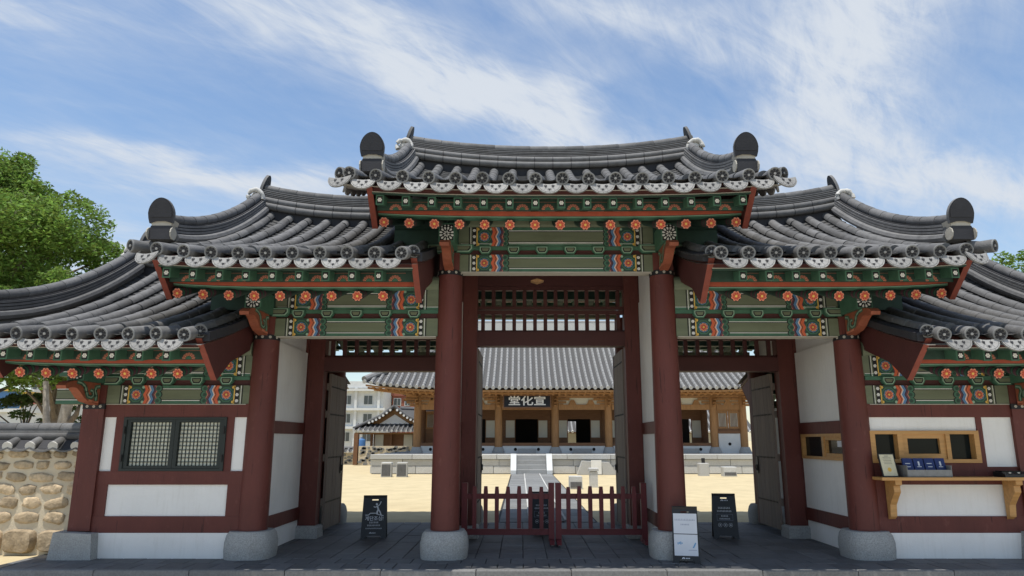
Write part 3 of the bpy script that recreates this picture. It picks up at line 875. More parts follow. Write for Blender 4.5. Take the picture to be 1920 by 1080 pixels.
def eave_timber(rf, xs, x0, x1, kind):
    dz = rf.ze - 4.93
    for x in xs:
        l = rf.eave_lift(x) * .8
        link('rafter', rafter_me, gate, (x, -1.25, 4.470 + dz + l))
    for x in xs + [xs[0] - PITCH, xs[-1] + PITCH] if kind == 'center' else xs:
        if x0 + .06 < x < x1 - .06:
            l = rf.eave_lift(x) * .9
            link('flying_rafter', flying_me, gate, (x, -1.60, 4.655 + dz + l))
    def strip(name, ya, yb, za, zb_, m_, lk=.9):
        mb = MB(); n = 12; rows = []
        for i in range(n + 1):
            x = x0 + (x1 - x0) * i / n; l = rf.eave_lift(x) * lk + dz
            rows.append([(x, ya, za + l), (x, yb, za + l), (x, yb, zb_ + l), (x, ya, zb_ + l), (x, ya, za + l)])
        mb.sheet(rows, m_)
        for r in (rows[0], rows[-1]): mb.add(r[:4], [(0, 1, 2, 3)], m_)
        mb.build(name, gate); return mb
    strip('rafter_batten', -1.215, -1.10, 4.606, 4.672, 'orange_batten')
    strip('rafter_batten', -1.205, -1.10, 4.572, 4.600, 'green')
    strip('batten_line', -1.212, -1.17, 4.600, 4.605, 'black')
    strip('batten_line', -1.210, -1.17, 4.591, 4.599, 'green_pale')
    strip('flying_batten', -1.635, -1.60, 4.732, 4.758, 'green_deep')
    strip('batten_line', -1.643, -1.625, 4.752, 4.760, 'plaster_beige')
    strip('eave_fascia', -1.64, -1.57, 4.766, 4.90, 'red_dark')
    # panels between the flying rafters with half flowers
    mb = MB(); mb.box(x0 + .02, x1 - .02, -1.36, -1.34, 4.640 + dz, 4.80 + dz, 'green_deep')
    P = Paint((0, -1.36, 0), mb=mb)
    for x in xs:
        c = x + PITCH / 2
        if not x0 + .1 < c < x1 - .1: continue
        z = 4.645 + dz
        for k in range(7):
            a = math.pi * (k + .5) / 7; P.disc(c + .070 * math.cos(a), z + .070 * math.sin(a), .017, 'pink', 2, 7)
        for k in range(7):
            a = math.pi * (k + .5) / 7; P.disc(c + .050 * math.cos(a), z + .050 * math.sin(a), .009, 'salmon', 3, 6)
        P.poly([(c + .04 * math.cos(math.pi * k / 8), z + .04 * math.sin(math.pi * k / 8)) for k in range(9)], 'green', 4)
        P.rect(c - .14, c + .14, z + .108, z + .113, 'pink', 1)
    mb.build('eave_panel', gate)
    # rear eave, seen through the transoms: one joined mass
    rr = MB()
    me_pts = [(0, 0, 0), (0, 1.75, .62)]
    for x in xs:
        rr.tube([mir((x, -1.15 + a[1], 4.505 + dz + a[2])) for a in me_pts], .066, 'green_deep', 8)
        rr.join(flip_fly(x, dz))
    rr.box(x0, x1, 2 * Y_RIDGE + 1.10, 2 * Y_RIDGE + 1.2, 4.572 + dz, 4.65 + dz, 'green')
    rr.box(x0, x1, 2 * Y_RIDGE + 1.57, 2 * Y_RIDGE + 1.64, 4.766 + dz, 4.90 + dz, 'red_dark')
    rr.build('rear_rafters', gate, 40, kind='stuff')
def flip_fly(x, dz):
    m = MB(); m.prism([(0, -.06), (0, .075), (.62, .20), (.62, .085)], -.052, .052, 'x', 'green')
    return m.mapped(lambda q: mir((q.x + x, q.y - 1.6, q.z + 4.655 + dz)))

for rf, kind in ROOFS:
    roof, x_lo, x_hi = build_roof(rf, kind)
    s = -1 if rf.cx < 0 else 1
    xs_ = sorted(rf.tiles)
    if kind == 'center':
        build_ridge(rf, roof, -2.66, 2.66, (-1, 1))
        for q in (-1, 1):
            descending_ridge(rf, roof, q * 2.62, -1.08)
            verge(rf, roof, q, q * 2.90, 11)
            barge(rf, q * 2.53, .07)
        eave_timber(rf, [k * PITCH for k in range(-7, 8)], -2.50, 2.50, kind)
    elif kind == 'side':
        a, b = (s * 1.75, s * 5.33); build_ridge(rf, roof, min(a, b), max(a, b), (s,))
        descending_ridge(rf, roof, s * 5.32, -1.36)
        verge(rf, roof, s, s * 5.53, 11)
        verge(rf, roof, -s, s * 1.93, 1, False)
        barge(rf, s * 5.24, .07); barge(rf, s * 1.90, .07)
        eave_timber(rf, [x for x in xs_ if abs(x) > 2.1 and abs(x) < 5.15], min(s * 1.93, s * 5.21), max(s * 1.93, s * 5.21), kind)
    else:
        a, b = (s * 4.5, s * 7.46); build_ridge(rf, roof, min(a, b), max(a, b), (s,))
        descending_ridge(rf, roof, s * 7.46, -1.58)
        verge(rf, roof, s, s * 7.62, 3)
        verge(rf, roof, -s, s * 4.57, 1, False)
        barge(rf, s * 7.34, .07); barge(rf, s * 4.55, .07)
        eave_timber(rf, [x for x in xs_ if abs(x) > 4.7 and abs(x) < 7.25], min(s * 4.58, s * 7.31), max(s * 4.58, s * 7.31), kind)
    if kind != 'center':
        # dark closing board along the inner gable edge
        xi = s * (1.86 if kind == 'side' else 4.49)
        mb = MB()
        rows = [[rf.pt(xi + q, t / 10, o) for q, o in ((-.06, -.12), (-.06, -.02), (.05, .0), (.06, -.12))] for t in range(11)]
        rows = [[q + Vector((0, .10, .02)) for q in r] for r in rows[:1]] + rows[1:]
        mb.sheet(rows, 'tile_dark'); mb.add([rows[0][i] for i in range(4)], [(0, 1, 2, 3)], 'tile_dark')
        mb.build('verge_board', roof)

# ---- painted beams
CZ, SZ, WZ = 4.085, 3.105, 2.115
painted_bay(0, -1.45, 1.45, CZ, 1.245, 'centre')
for s in (-1, 1):
    painted_bay(s * 2.985, min(s * 1.77, s * 4.17), max(s * 1.77, s * 4.17), SZ, .965, 'side')
    painted_bay(s * 5.47, min(s * 4.50, s * 6.56), max(s * 4.50, s * 6.56), WZ, .81, 'wing')
    # stub beams carried past the outer post to the gable
    for za, zb_ in ((WZ, WZ + .262), (WZ + .40, WZ + .70)):
        mb = MB(); x0, x1 = sorted((s * 6.86, s * 7.29)); mb.box(x0, x1, -.11, .10, za, zb_, 'olive')
        P = Paint((0, -.11, 0), mb=mb); h = zb_ - za
        for a, b, m_ in ((0, .2, 'green'), (.2, .24, 'white'), (.24, .29, 'black'), (.74, .79, 'black'), (.79, .83, 'white'), (.83, 1, 'green')): P.rect(x0, x1, za + a * h, za + b * h, m_, 1)
        mb.build('beam_end', gate)
    # the same beams on the central block carried over to its gable
    mb = MB(); x0, x1 = sorted((s * 1.77, s * 2.47)); mb.box(x0, x1, -.09, .09, CZ + .40, CZ + .66, 'green_deep'); mb.tube([(x0, 0, CZ + .79), (x1, 0, CZ + .79)], .13, 'green_deep', 12); mb.build('beam_end', gate)
    mb = MB(); x0, x1 = sorted((s * 4.49, s * 5.18)); mb.box(x0, x1, -.09, .09, SZ + .40, SZ + .66, 'green_deep'); mb.tube([(x0, 0, SZ + .79), (x1, 0, SZ + .79)], .13, 'green_deep', 12); mb.build('beam_end', gate)
# rear beams in plain paint
for cx, x0, x1, zb in ((0, -1.45, 1.45, CZ), (-2.985, -4.17, -1.77, SZ), (2.985, 1.77, 4.17, SZ), (-5.47, -6.56, -4.5, WZ), (5.47, 4.5, 6.56, WZ)):
    mb = MB(); mb.box(x0, x1, 3.98, 4.22, zb, zb + .265, 'olive'); mb.box(x0, x1, 4.0, 4.2, zb + .40, zb + .68, 'green_deep')
    mb.tube([(x0, 4.1, zb + .79), (x1, 4.1, zb + .79)], .14, 'green_deep', 10); mb.build('rear_beam', gate)

# ---- columns with their stones, bands and brackets
def bracket(x, zt, s, square=False):
    """Carved beak-shaped bracket on a column head, thrust forward, with the painted beam end above."""
    th = .065
    mb = MB()
    body = [(-.16, -.02), (-.28, .0), (-.42, .02), (-.53, .07), (-.62, .14), (-.70, .185), (-.80, .195), (-.93, .16), (-.955, .205), (-.90, .25), (-.80, .28), (-.66, .29), (-.40, .29), (-.16, .29)]
    mb.prism([(y, zt + z) for y, z in body], x - th, x + th, 'x', 'beak', 'beak')
    for sd in (-1, 1):
        P = Paint((x + sd * th, 0, zt), (0, 1, 0), (0, 0, .68), (sd, 0, 0), mb)
        def stroke(pts, w, m_, L):
            for i in range(len(pts) - 1):
                a, b = Vector(pts[i]), Vector(pts[i + 1]); d = (b - a).normalized(); n = Vector((-d.y, d.x)) * w / 2; e = d * w * .2
                P.poly([a - n - e, b - n + e, b + n + e, a + n - e], m_, L)
        sc1 = [(-.70, .40), (-.60, .38), (-.52, .32), (-.48, .22), (-.44, .13), (-.36, .11), (-.31, .16), (-.32, .24), (-.38, .26)]
        stroke(sc1, .085, 'green', 1); stroke(sc1, .028, 'green_pale', 2)
        sc2 = [(-.18, .36), (-.26, .34), (-.28, .26), (-.24, .16), (-.24, .06)]
        stroke(sc2, .08, 'green', 1); stroke(sc2, .024, 'green_pale', 2)
        stroke([(-.40, .05), (-.30, .035), (-.18, .03)], .045, 'salmon', 1)
    # head of the cross beam with a petal fan
    hw = .115
    mb.prism([(x - hw, zt + .295), (x + hw, zt + .295), (x + hw, zt + .575), (x - hw, zt + .575)], -.66, -.14, 'y', 'green_deep', 'green')
    P = Paint((x, -.66, zt + .435), mb=mb)
    P.rect(-hw, hw, -.14, .14, 'green', 1); P.rect(-hw + .018, hw - .018, -.12, .12, 'black', 2)
    P.petals(0, -.02, .055, .105, 12, .030, 'white', 3); P.petals(0, -.02, .010, .048, 7, .022, 'white', 3); P.petals(0, -.02, .112, .135, 4, .024, 'white', 3, 0, R(45), R(135))
    # short arms along the wall
    for sd in (-1, 1):
        mb.prism([(x + sd * .10, zt + .27), (x + sd * .30, zt + .27), (x + sd * .36, zt + .33), (x + sd * .36, zt + .40), (x + sd * .10, zt + .40)], -.15, -.06, 'y', 'green')
        P = Paint((x, -.15, zt), mb=mb)
        P.poly([(sd * .11, .285), (sd * .29, .285), (sd * .335, .335), (sd * .335, .39), (sd * .11, .39)], 'green_pale', 1)
        P.poly([(sd * .11, .30), (sd * .28, .30), (sd * .315, .34), (sd * .315, .38), (sd * .11, .38)], 'black', 2)
        P.poly([(sd * .11, .315), (sd * .265, .315), (sd * .295, .345), (sd * .295, .37), (sd * .11, .37)], 'olive', 3)
    # block on the column head
    mb.box(x - .15, x + .15, -.14, .14, zt, zt + .27, 'red_wood'); mb.box(x - .13, x + .13, -.12, .12, zt + .27, zt + .78, 'green_deep')
    return mb.build('bracket', gate)

def round_column(x, y, zt, front=True, r=.205):
    mb = MB(); n = 10
    mb.lathe([(r * (1 - .10 * (k / n) ** 1.5), .36 + (zt - .36) * k / n) for k in range(n + 1)], (x, y, 0), 28, 'red_wood')
    c = mb.build('column', gate, 40)
    st = MB(); st.lathe([(.315, -.03), (.325, .02), (.334, .12), (.332, .22), (.312, .31), (.275, .362), (.10, .366)], (x, y, 0), 28, 'granite', 3.2)
    st.build('base_stone', c, 50)
    if front:
        bd = MB(); q = r * .905 + .004
        bd.lathe([(q, zt - .075), (q, zt)], (x, y, 0), 28, 'black')
        for k in range(11):
            a = R(-90 + (k - 5) * 32.7)
            ca, sa = math.cos(a), math.sin(a)
            P = Paint((x + q * ca, y + q * sa, zt - .038), (-sa, ca, 0), (0, 0, 1), (ca, sa, 0), bd); P.dots(0, 0, .023, 2, 'plaster_beige')
        bd.build('painted_band', c)
    return c
for s in (-1, 1):
    round_column(s * 1.61, 0, CZ + .02); bracket(s * 1.61, CZ + .02, s)
    round_column(s * 4.33, 0, SZ + .02); bracket(s * 4.33, SZ + .02, s)
    round_column(s * 1.61, 4.1, CZ, False); round_column(s * 4.33, 4.1, SZ, False)
    # square outer post
    x = s * 6.70
    mb = MB(); mb.box(x - .155, x + .155, -.155, .155, .36, WZ, 'red_wood'); c = mb.build('column', gate)
    st = MB(); st.prism([(x - .30, -.02), (x + .30, -.02), (x + .27, .34), (x - .255, .362)], -.30, .26, 'y', 'granite'); st.build('base_stone', c)
    bd = MB(); bd.box(x - .159, x + .159, -.159, .159, WZ - .075, WZ, 'black')
    for (O, U, N) in (((x, -.159, WZ - .038), (1, 0, 0), (0, -1, 0)), ((x - s * .159, 0, WZ - .038), (0, 1, 0), (-s, 0, 0))):
        P = Paint(O, U, (0, 0, 1), N, bd)
        for k in (-1, 0, 1): P.dots(k * .095, 0, .023, 1, 'plaster_beige')
    bd.build('painted_band', c)
    bracket(x, WZ, s)
    mb = MB(); mb.box(x - .15, x + .15, 3.95, 4.25, 0, WZ, 'red_wood'); mb.build('column', gate)

# ---- the door row (y = 2.05)
def transom(x0, x1, z0, z1, n):
    mb = MB(); mb.box(x0, x1, 2.0, 2.1, z0 - .03, z0 + .02, 'red_dark'); mb.box(x0, x1, 2.0, 2.1, z1 - .02, z1 + .05, 'red_dark')
    t = mb.build('transom', gate)
    bar = MB(); bar.box(-.033, .033, -.028, .028, 0, z1 - z0 - .045, 'red_dark'); bm_ = bar.mesh('transom_bar')
    for k in range(n):
        link('transom_bar', bm_, t, (x0 + (x1 - x0) * (k + .5) / n, 2.05, z0 + .022))
def doorway(cx, hw, lint, lint_h, post_w, n, hinge_sides, transoms):
    for s in (-1, 1):
        mb = MB(); a, b = sorted((cx + s * hw, cx + s * (hw + post_w)))
        mb.box(a, b, 1.93, 2.17, .0, lint + 1.75, 'red_wood'); mb.build('door_post', gate)
        st = MB(); st.bevbox(a - .06, b + .06, 1.86, 2.24, -.02, .20, 'granite', .03); st.build('post_stone', gate)
    mb = MB(); mb.box(cx - hw + .002, cx + hw - .002, 1.91, 2.19, lint, lint + lint_h, 'red_dark'); mb.build('lintel', gate)
    for z0, z1 in transoms: transom(cx - hw + .003, cx + hw - .003, z0, z1, n)
    mb = MB(); mb.box(cx - hw + .002, cx + hw - .002, 1.95, 2.15, transoms[-1][1] + .05, transoms[-1][1] + .42, 'red_dark'); mb.build('top_rail', gate)
    for s in hinge_sides:
        # leaf swung right back into the courtyard: planks on ledges with rows of nails
        x = cx + s * (hw + .02 if hw > 1.2 else hw - .03); lw = min(1.18, hw)
        fr = MB()
        for z in (.55, 1.30, 2.05, lint - .25): fr.box(x + s * .004, x + s * .05, 2.2, 2.2 + lw, z - .06, z + .06, 'door_wood')
        fr.box(x - s * .045, x + s * .012, 2.2 + lw - .002, 2.2 + lw + .10, .10, lint - .02, 'red_dark')
        leaf = fr.build('door_leaf', gate)
        npk = 5
        for k in range(npk):
            pk = MB(); y0, y1 = 2.2 + lw * k / npk, 2.2 + lw * (k + 1) / npk
            xa, xb = sorted((x - s * (.040 + random.uniform(0, .004)), x)); pk.box(xa, xb, y0 + .003, y1 - .004, .10, lint - .02, 'door_wood'); pk.build('plank', leaf)
        nl = MB()
        for z in (.55, 1.30, 2.05, lint - .25):
            for k in range(14):
                yy = 2.26 + (lw - .1) * k / 13
                nl.box(*sorted((x - s * .052, x - s * .043)), yy - .013, yy + .013, z - .013, z + .013, 'iron')
        nl.box(*sorted((x - s * .06, x - s * .043)), 2.2 + lw - .14, 2.2 + lw - .04, 1.0, 1.3, 'iron')
        nl.build('nail_studs', leaf, kind='stuff')
        rg = MB(); rg.tube([(x - s * .07, 2.2 + lw - .09 + .05 * math.cos(a), 1.10 + .05 * math.sin(a)) for a in [2 * math.pi * k / 12 for k in range(13)]], .009, 'iron', 6); rg.build('ring_handle', leaf)
doorway(0, 1.31, 3.23, .25, .25, 14, (-1, 1), [(3.50, 3.83), (3.93, 4.27)])
for s in (-1, 1):
    doorway(s * 2.93, 1.06, 2.785, .24, .27, 10, (s,), [(3.05, 3.36), (3.46, 3.75)])
    # filler posts beside the central columns in the middle row and the wall above the lintels
    mb = MB(); a, b = sorted((s * 1.565, s * 1.80)); mb.box(a, b, 1.95, 2.15, 0, 5.3, 'red_wood'); mb.build('wall_post', gate)
    mb = MB(); a, b = sorted((s * 4.27, s * 4.44)); mb.box(a, b, 1.94, 2.16, 0, 4.4, 'red_wood'); mb.build('wall_post', gate)
# a small lamp-like hanging board under the central beam
mb = MB(); mb.prism([(-.10, CZ - .06), (0, CZ - .095), (.10, CZ - .06), (0, CZ - .03)], .2, .35, 'y', 'hall_wood')
mb = mb.mapped(lambda q: Vector((q.x - .28, q.y, q.z))); mb.build('hanging_board', gate)

# ---- passage walls between the front columns and the door row
def passage_wall(xw, top, window=False, th=.20):
    s = -1 if xw > 0 else 1   # the face that looks at the middle of the gate
    y0, y1 = .16, 1.93
    x0, x1 = xw - th / 2, xw + th / 2
    rails = [(.30, .50), (1.70, 1.89)]
    panels = [(0, .30, .05), (.50, 1.30 if window else 1.70, .02), (1.89, top, .02)]
    for z0, z1 in rails:
        mb = MB(); mb.box(x0 - .012, x1 + .012, y0, y1, z0, z1, 'red_wood'); mb.build('wall_rail', gate)
    for z0, z1, ins in panels:
        mb = MB(); mb.box(x0 + .01, x1 - .01, y0, y1, z0, z1, 'plaster'); mb.build('wall_panel', gate)
    if window:
        w = MB()
        ya, yb = .22, 1.86
        for a, b, c, d in ((ya, yb, 1.30, 1.345), (ya, yb, 1.655, 1.70), (ya, ya + .06, 1.345, 1.655), (yb - .06, yb, 1.345, 1.655), (.95, 1.02, 1.345, 1.655)):
            w.box(x0 - .03, x0 + .06, a, b, c, d, 'pine_wood')
        wi = w.build('side_window', gate)
        for a, b in ((.28, .95),):
            sash = MB()
            for q in ((a, b, 1.345, 1.40), (a, b, 1.60, 1.655), (a, a + .05, 1.40, 1.60), (b - .05, b, 1.40, 1.60)): sash.box(x0 - .012, x0 + .03, *q, 'pine_wood')
            sash.build('sash', wi)
        p = MB(); p.box(x0 + .03, x0 + .04, .28, 1.80, 1.345, 1.655, 'window_glass'); p.build('pane', wi)
        p = MB(); p.box(x0 + .012, x0 + .02, .36, .55, 1.50, 1.59, 'sign_white'); p.build('paper_notice', wi)
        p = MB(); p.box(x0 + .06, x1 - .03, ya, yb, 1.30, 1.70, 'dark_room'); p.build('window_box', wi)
for s in (-1, 1):
    passage_wall(s * 1.66, 4.0); passage_wall(s * 4.38, 3.1, window=(s > 0))
    # walls that close the blocks at the sides above the lower roofs
    for xw, z0, z1 in ((s * 1.66, 4.0, 5.9), (s * 4.40, 3.1, 4.9)):
        mb = MB(); a, b = sorted((xw - .07, xw + .07)); mb.prism([(.16, z0), (3.95, z0), (3.95, z0 + .70), (2.05, z1 - .35), (.16, z0 + .70)], a, b, 'x', 'plaster'); mb.build('gable_wall', gate)
    # side room walls (rear and outer), so that the wings are closed rooms
    x0, x1 = sorted((s * 4.47, s * 6.84))
    mb = MB(); mb.box(x0, x1, 4.02, 4.16, 0, WZ, 'plaster'); mb.build('rear_wall', gate)
    x0, x1 = sorted((s * 6.66, s * 6.80))
    mb = MB(); mb.box(x0, x1, .16, 3.95, 0, WZ, 'plaster'); mb.build('side_wall', gate)
    mb = MB(); mb.prism([(.0, WZ), (4.1, WZ), (4.1, WZ + .7), (2.05, WZ + 1.5), (.0, WZ + .7)], x0 + .02, x1 - .02, 'x', 'plaster'); mb.build('gable_wall', gate)
    x0, x1 = sorted((s * 4.48, s * 4.58)); mb = MB(); mb.box(x0, x1, .16, 4.0, 0, WZ + .1, 'plaster'); mb.build('side_wall', gate)
    for zz_ in ((.3, .5),):
        mb = MB(); x0, x1 = sorted((s * 4.20, s * 4.45)); mb.box(x0, x1, 3.0, 4.0, 0, 2.9, 'plaster') if False else None

# ---- front walls of the wings
def wing_front(s):
    X = lambda a: s * a
    def bx(name, a, b, z0, z1, m_, y0=-.10, y1=.10, parent=None):
        mb = MB(); x0, x1 = sorted((X(a), X(b))); mb.box(x0, x1, y0, y1, z0, z1, m_); return mb.build(name, parent or gate)
    XI, XO = 4.46, 6.545
    bx('plinth_panel', XI + .1, XO - .02, -.01, .335, 'plaster', -.13, .10)
    bx('wall_rail', XI, XO, .335, .557, 'red_wood', -.125)
    bx('wall_rail', XI, XO, .985, 1.17, 'red_wood', -.125)
    bx('wall_rail', XI, XO, 1.925, 2.112, 'red_wood', -.125)
    bx('wall_panel', 4.69, 6.39, .557, .985, 'plaster', -.095, .08)
    bx('wall_post', XI, 4.69, .557, .985, 'red_wood', -.115); bx('wall_post', 6.39, XO, .557, .985, 'red_wood', -.115)
    return bx
bx = wing_front(-1)
# left: double lattice window between two plaster strips
bx('wall_panel', 6.375, 6.545, 1.17, 1.925, 'plaster', -.095, .08); bx('wall_panel', 4.46, 4.67, 1.17, 1.925, 'plaster', -.095, .08)
bx('wall_post', 6.25, 6.375, 1.17, 1.925, 'red_wood', -.115); bx('wall_post', 4.67, 4.77, 1.17, 1.925, 'red_wood', -.115)
mb = MB()
for a, b, c, d in ((-6.25, -4.77, 1.172, 1.205), (-6.25, -4.77, 1.89, 1.923), (-6.25, -6.205, 1.205, 1.89), (-4.815, -4.77, 1.205, 1.89)): mb.box(a, b, -.14, .05, c, d, 'frame_dark')
lw = mb.build('lattice_window', gate)
for a, b in ((-6.203, -5.512), (-5.508, -4.817)):
    mb = MB()
    for q in ((a, b, 1.207, 1.24), (a, b, 1.855, 1.888), (a, a + .055, 1.24, 1.855), (b - .055, b, 1.24, 1.855)): mb.box(q[0], q[1], -.125, -.06, q[2], q[3], 'frame_dark')
    sash = mb.build('sash', lw)
    mb = MB(); mb.box(a + .05, b - .05, -.07, -.062, 1.235, 1.86, 'paper'); mb.build('pane', sash)
    mb = MB(); xa, xb = a + .055, b - .055
    n = 11
    for k in range(n + 1):
        x = xa + (xb - xa) * k / n; mb.box(x - .005, x + .005, -.084, -.072, 1.24, 1.855, 'frame_dark')
    for k in range(12):
        z = 1.24 + .615 * k / 11; mb.box(xa, xb, -.088, -.076, z - .005, z + .005, 'frame_dark')
    mb.build('lattice', sash)
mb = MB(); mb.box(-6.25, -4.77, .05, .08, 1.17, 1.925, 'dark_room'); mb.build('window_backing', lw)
for z in (1.35, 1.74):
    for x in (-6.225, -4.795):
        mb = MB(); mb.tube([(x, -.15, z - .05), (x, -.15, z + .05)], .014, 'iron', 8); mb.build('hinge', lw)
# right: ticket window with pine frame, plaster above, shelf below
bx = wing_front(1)
bx('wall_panel', 4.47, 6.05, 1.735, 1.925, 'plaster', -.095, .08)
bx('wall_post', 6.03, 6.11, 1.17, 1.925, 'red_wood', -.115)
bx('wall_panel', 6.11, 6.545, 1.23, 1.925, 'plaster', -.095, .08); bx('wall_rail', 6.11, 6.545, 1.171, 1.23, 'red_wood', -.115)
bx('wall_rail', 4.47, 6.03, 1.171, 1.285, 'red_wood', -.115)
mb = MB()
for a, b, c, d in ((4.47, 6.03, 1.285, 1.335), (4.47, 6.03, 1.685, 1.735), (4.47, 4.54, 1.335, 1.685), (5.96, 6.03, 1.335, 1.685), (4.86, 4.93, 1.335, 1.685), (5.55, 5.61, 1.335, 1.685)): mb.box(a, b, -.14, .03, c, d, 'pine_wood')
tw = mb.build('ticket_window', gate)
mb = MB()
for q in ((4.93, 5.55, 1.335, 1.41), (4.93, 5.55, 1.625, 1.685), (4.93, 5.01, 1.41, 1.625), (5.47, 5.55, 1.41, 1.625)): mb.box(q[0], q[1], -.115, -.05, q[2], q[3], 'pine_wood')
mb.build('sash', tw)
for a, b, c, d, y in ((4.54, 4.86, 1.335, 1.685, -.02), (5.01, 5.47, 1.41, 1.625, -.07), (5.61, 5.96, 1.335, 1.685, -.02)):
    mb = MB(); mb.box(a, b, y, y + .006, c, d, 'window_glass'); mb.build('pane', tw)
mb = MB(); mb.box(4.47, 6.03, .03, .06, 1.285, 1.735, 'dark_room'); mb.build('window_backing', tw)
mb = MB(); mb.box(4.42, 6.60, -.46, -.13, 1.06, 1.10, 'pine_wood'); shelf = mb.build('shelf', gate)
for x in (4.66, 6.32):
    mb = MB(); mb.prism([(-.13, 1.06), (-.42, 1.06), (-.42, 1.0), (-.36, .98), (-.37, .90), (-.30, .82), (-.22, .72), (-.20, .56), (-.13, .52)], x - .045, x + .045, 'x', 'pine_wood')
    mb.build('shelf_bracket', shelf)

# ================================================================== THE HALL BEHIND
hall = thing('hall', (2.71, 30, 0), 'long unpainted timber hall on a stone podium, seen through the gate', 'hall')
HX = [-6.14, -4.64, -1.73, 1.34, 4.24, 7.15, 9.95, 11.56]
HY, WY = 28.5, 30.4
# podium core and its stones, course by course
mb = MB(); mb.box(-7.9, 13.4, 25.42, 36, -.1, .86, 'concrete_grey'); podium = mb.build('podium', hall)
for z0, z1, yo, wmin, wmax, m_ in ((0, .36, 25.28, .9, 1.7, 'granite_pale'), (.365, .68, 25.30, 1.0, 1.9, 'granite_pale'), (.685, .92, 25.20, 1.5, 2.2, 'granite_pale')):
    x = -7.95
    while x < 13.4:
        w = min(random.uniform(wmin, wmax), 13.45 - x)
        if w < .3: break
        mb = MB(); mb.bevbox(x + .012, x + w - .012, yo + random.uniform(0, .012), 25.6, z0 + .006, z1 - .006, m_, .015, .004); mb.build('podium_stone', podium); x += w
mb = MB()
mb.box(-7.9, 13.4, 25.5, 36, .86, .905, 'granite'); mb.build('podium_top', podium)
# steps between two cheek stones in front of the plaque
for k in range(4):
    mb = MB(); mb.bevbox(-.72, 1.05 - .35, 24.55 + .2 * k, 25.3, .22 * k - (.0 if k else .05), .22 * k + .215, 'granite', .012, .003)
    mb.build('step', podium)
for a in (-1.02, .72):
    mb = MB(); mb.prism([(24.45, -.02), (25.25, -.02), (25.25, .95), (25.1, .95), (24.45, .18)], a, a + .28, 'x', 'concrete_white'); mb.build('stair_cheek', podium)
# columns on stones, plaster plinth between
for i, x in enumerate(HX):
    mb = MB(); mb.lathe([(.205, 1.22), (.21, 2.2), (.19, 3.95)], (x, HY, 0), 16, 'hall_wood'); c = mb.build('column', hall, 40)
    mb = MB(); mb.lathe([(.34, .90), (.33, 1.0), (.24, 1.24), (.1, 1.25)], (x, HY, 0), 16, 'granite', 3.0); mb.build('base_stone', c, 40)
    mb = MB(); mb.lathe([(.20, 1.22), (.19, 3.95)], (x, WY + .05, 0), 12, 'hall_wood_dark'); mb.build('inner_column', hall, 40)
    # bracket arms on the head
    mb = MB()
    for k, (r_, z) in enumerate(((.45, 3.42), (.62, 3.56), (.80, 3.72))):
        mb.box(x - r_, x + r_, HY - .09, HY + .09, z, z + .12, 'hall_wood')
        mb.prism([(HY - .2 - .22 * k, z + .12), (HY - .35 - .22 * k, z + .06), (HY - .2, z - .06), (HY + .2, z - .06), (HY + .2, z + .12)], x - .07, x + .07, 'x', 'hall_wood')
    for q in (-.5, .5): mb.box(x + q - .08, x + q + .08, HY - .11, HY + .11, 3.84, 3.98, 'hall_wood_dark')
    mb.build('bracket', hall)
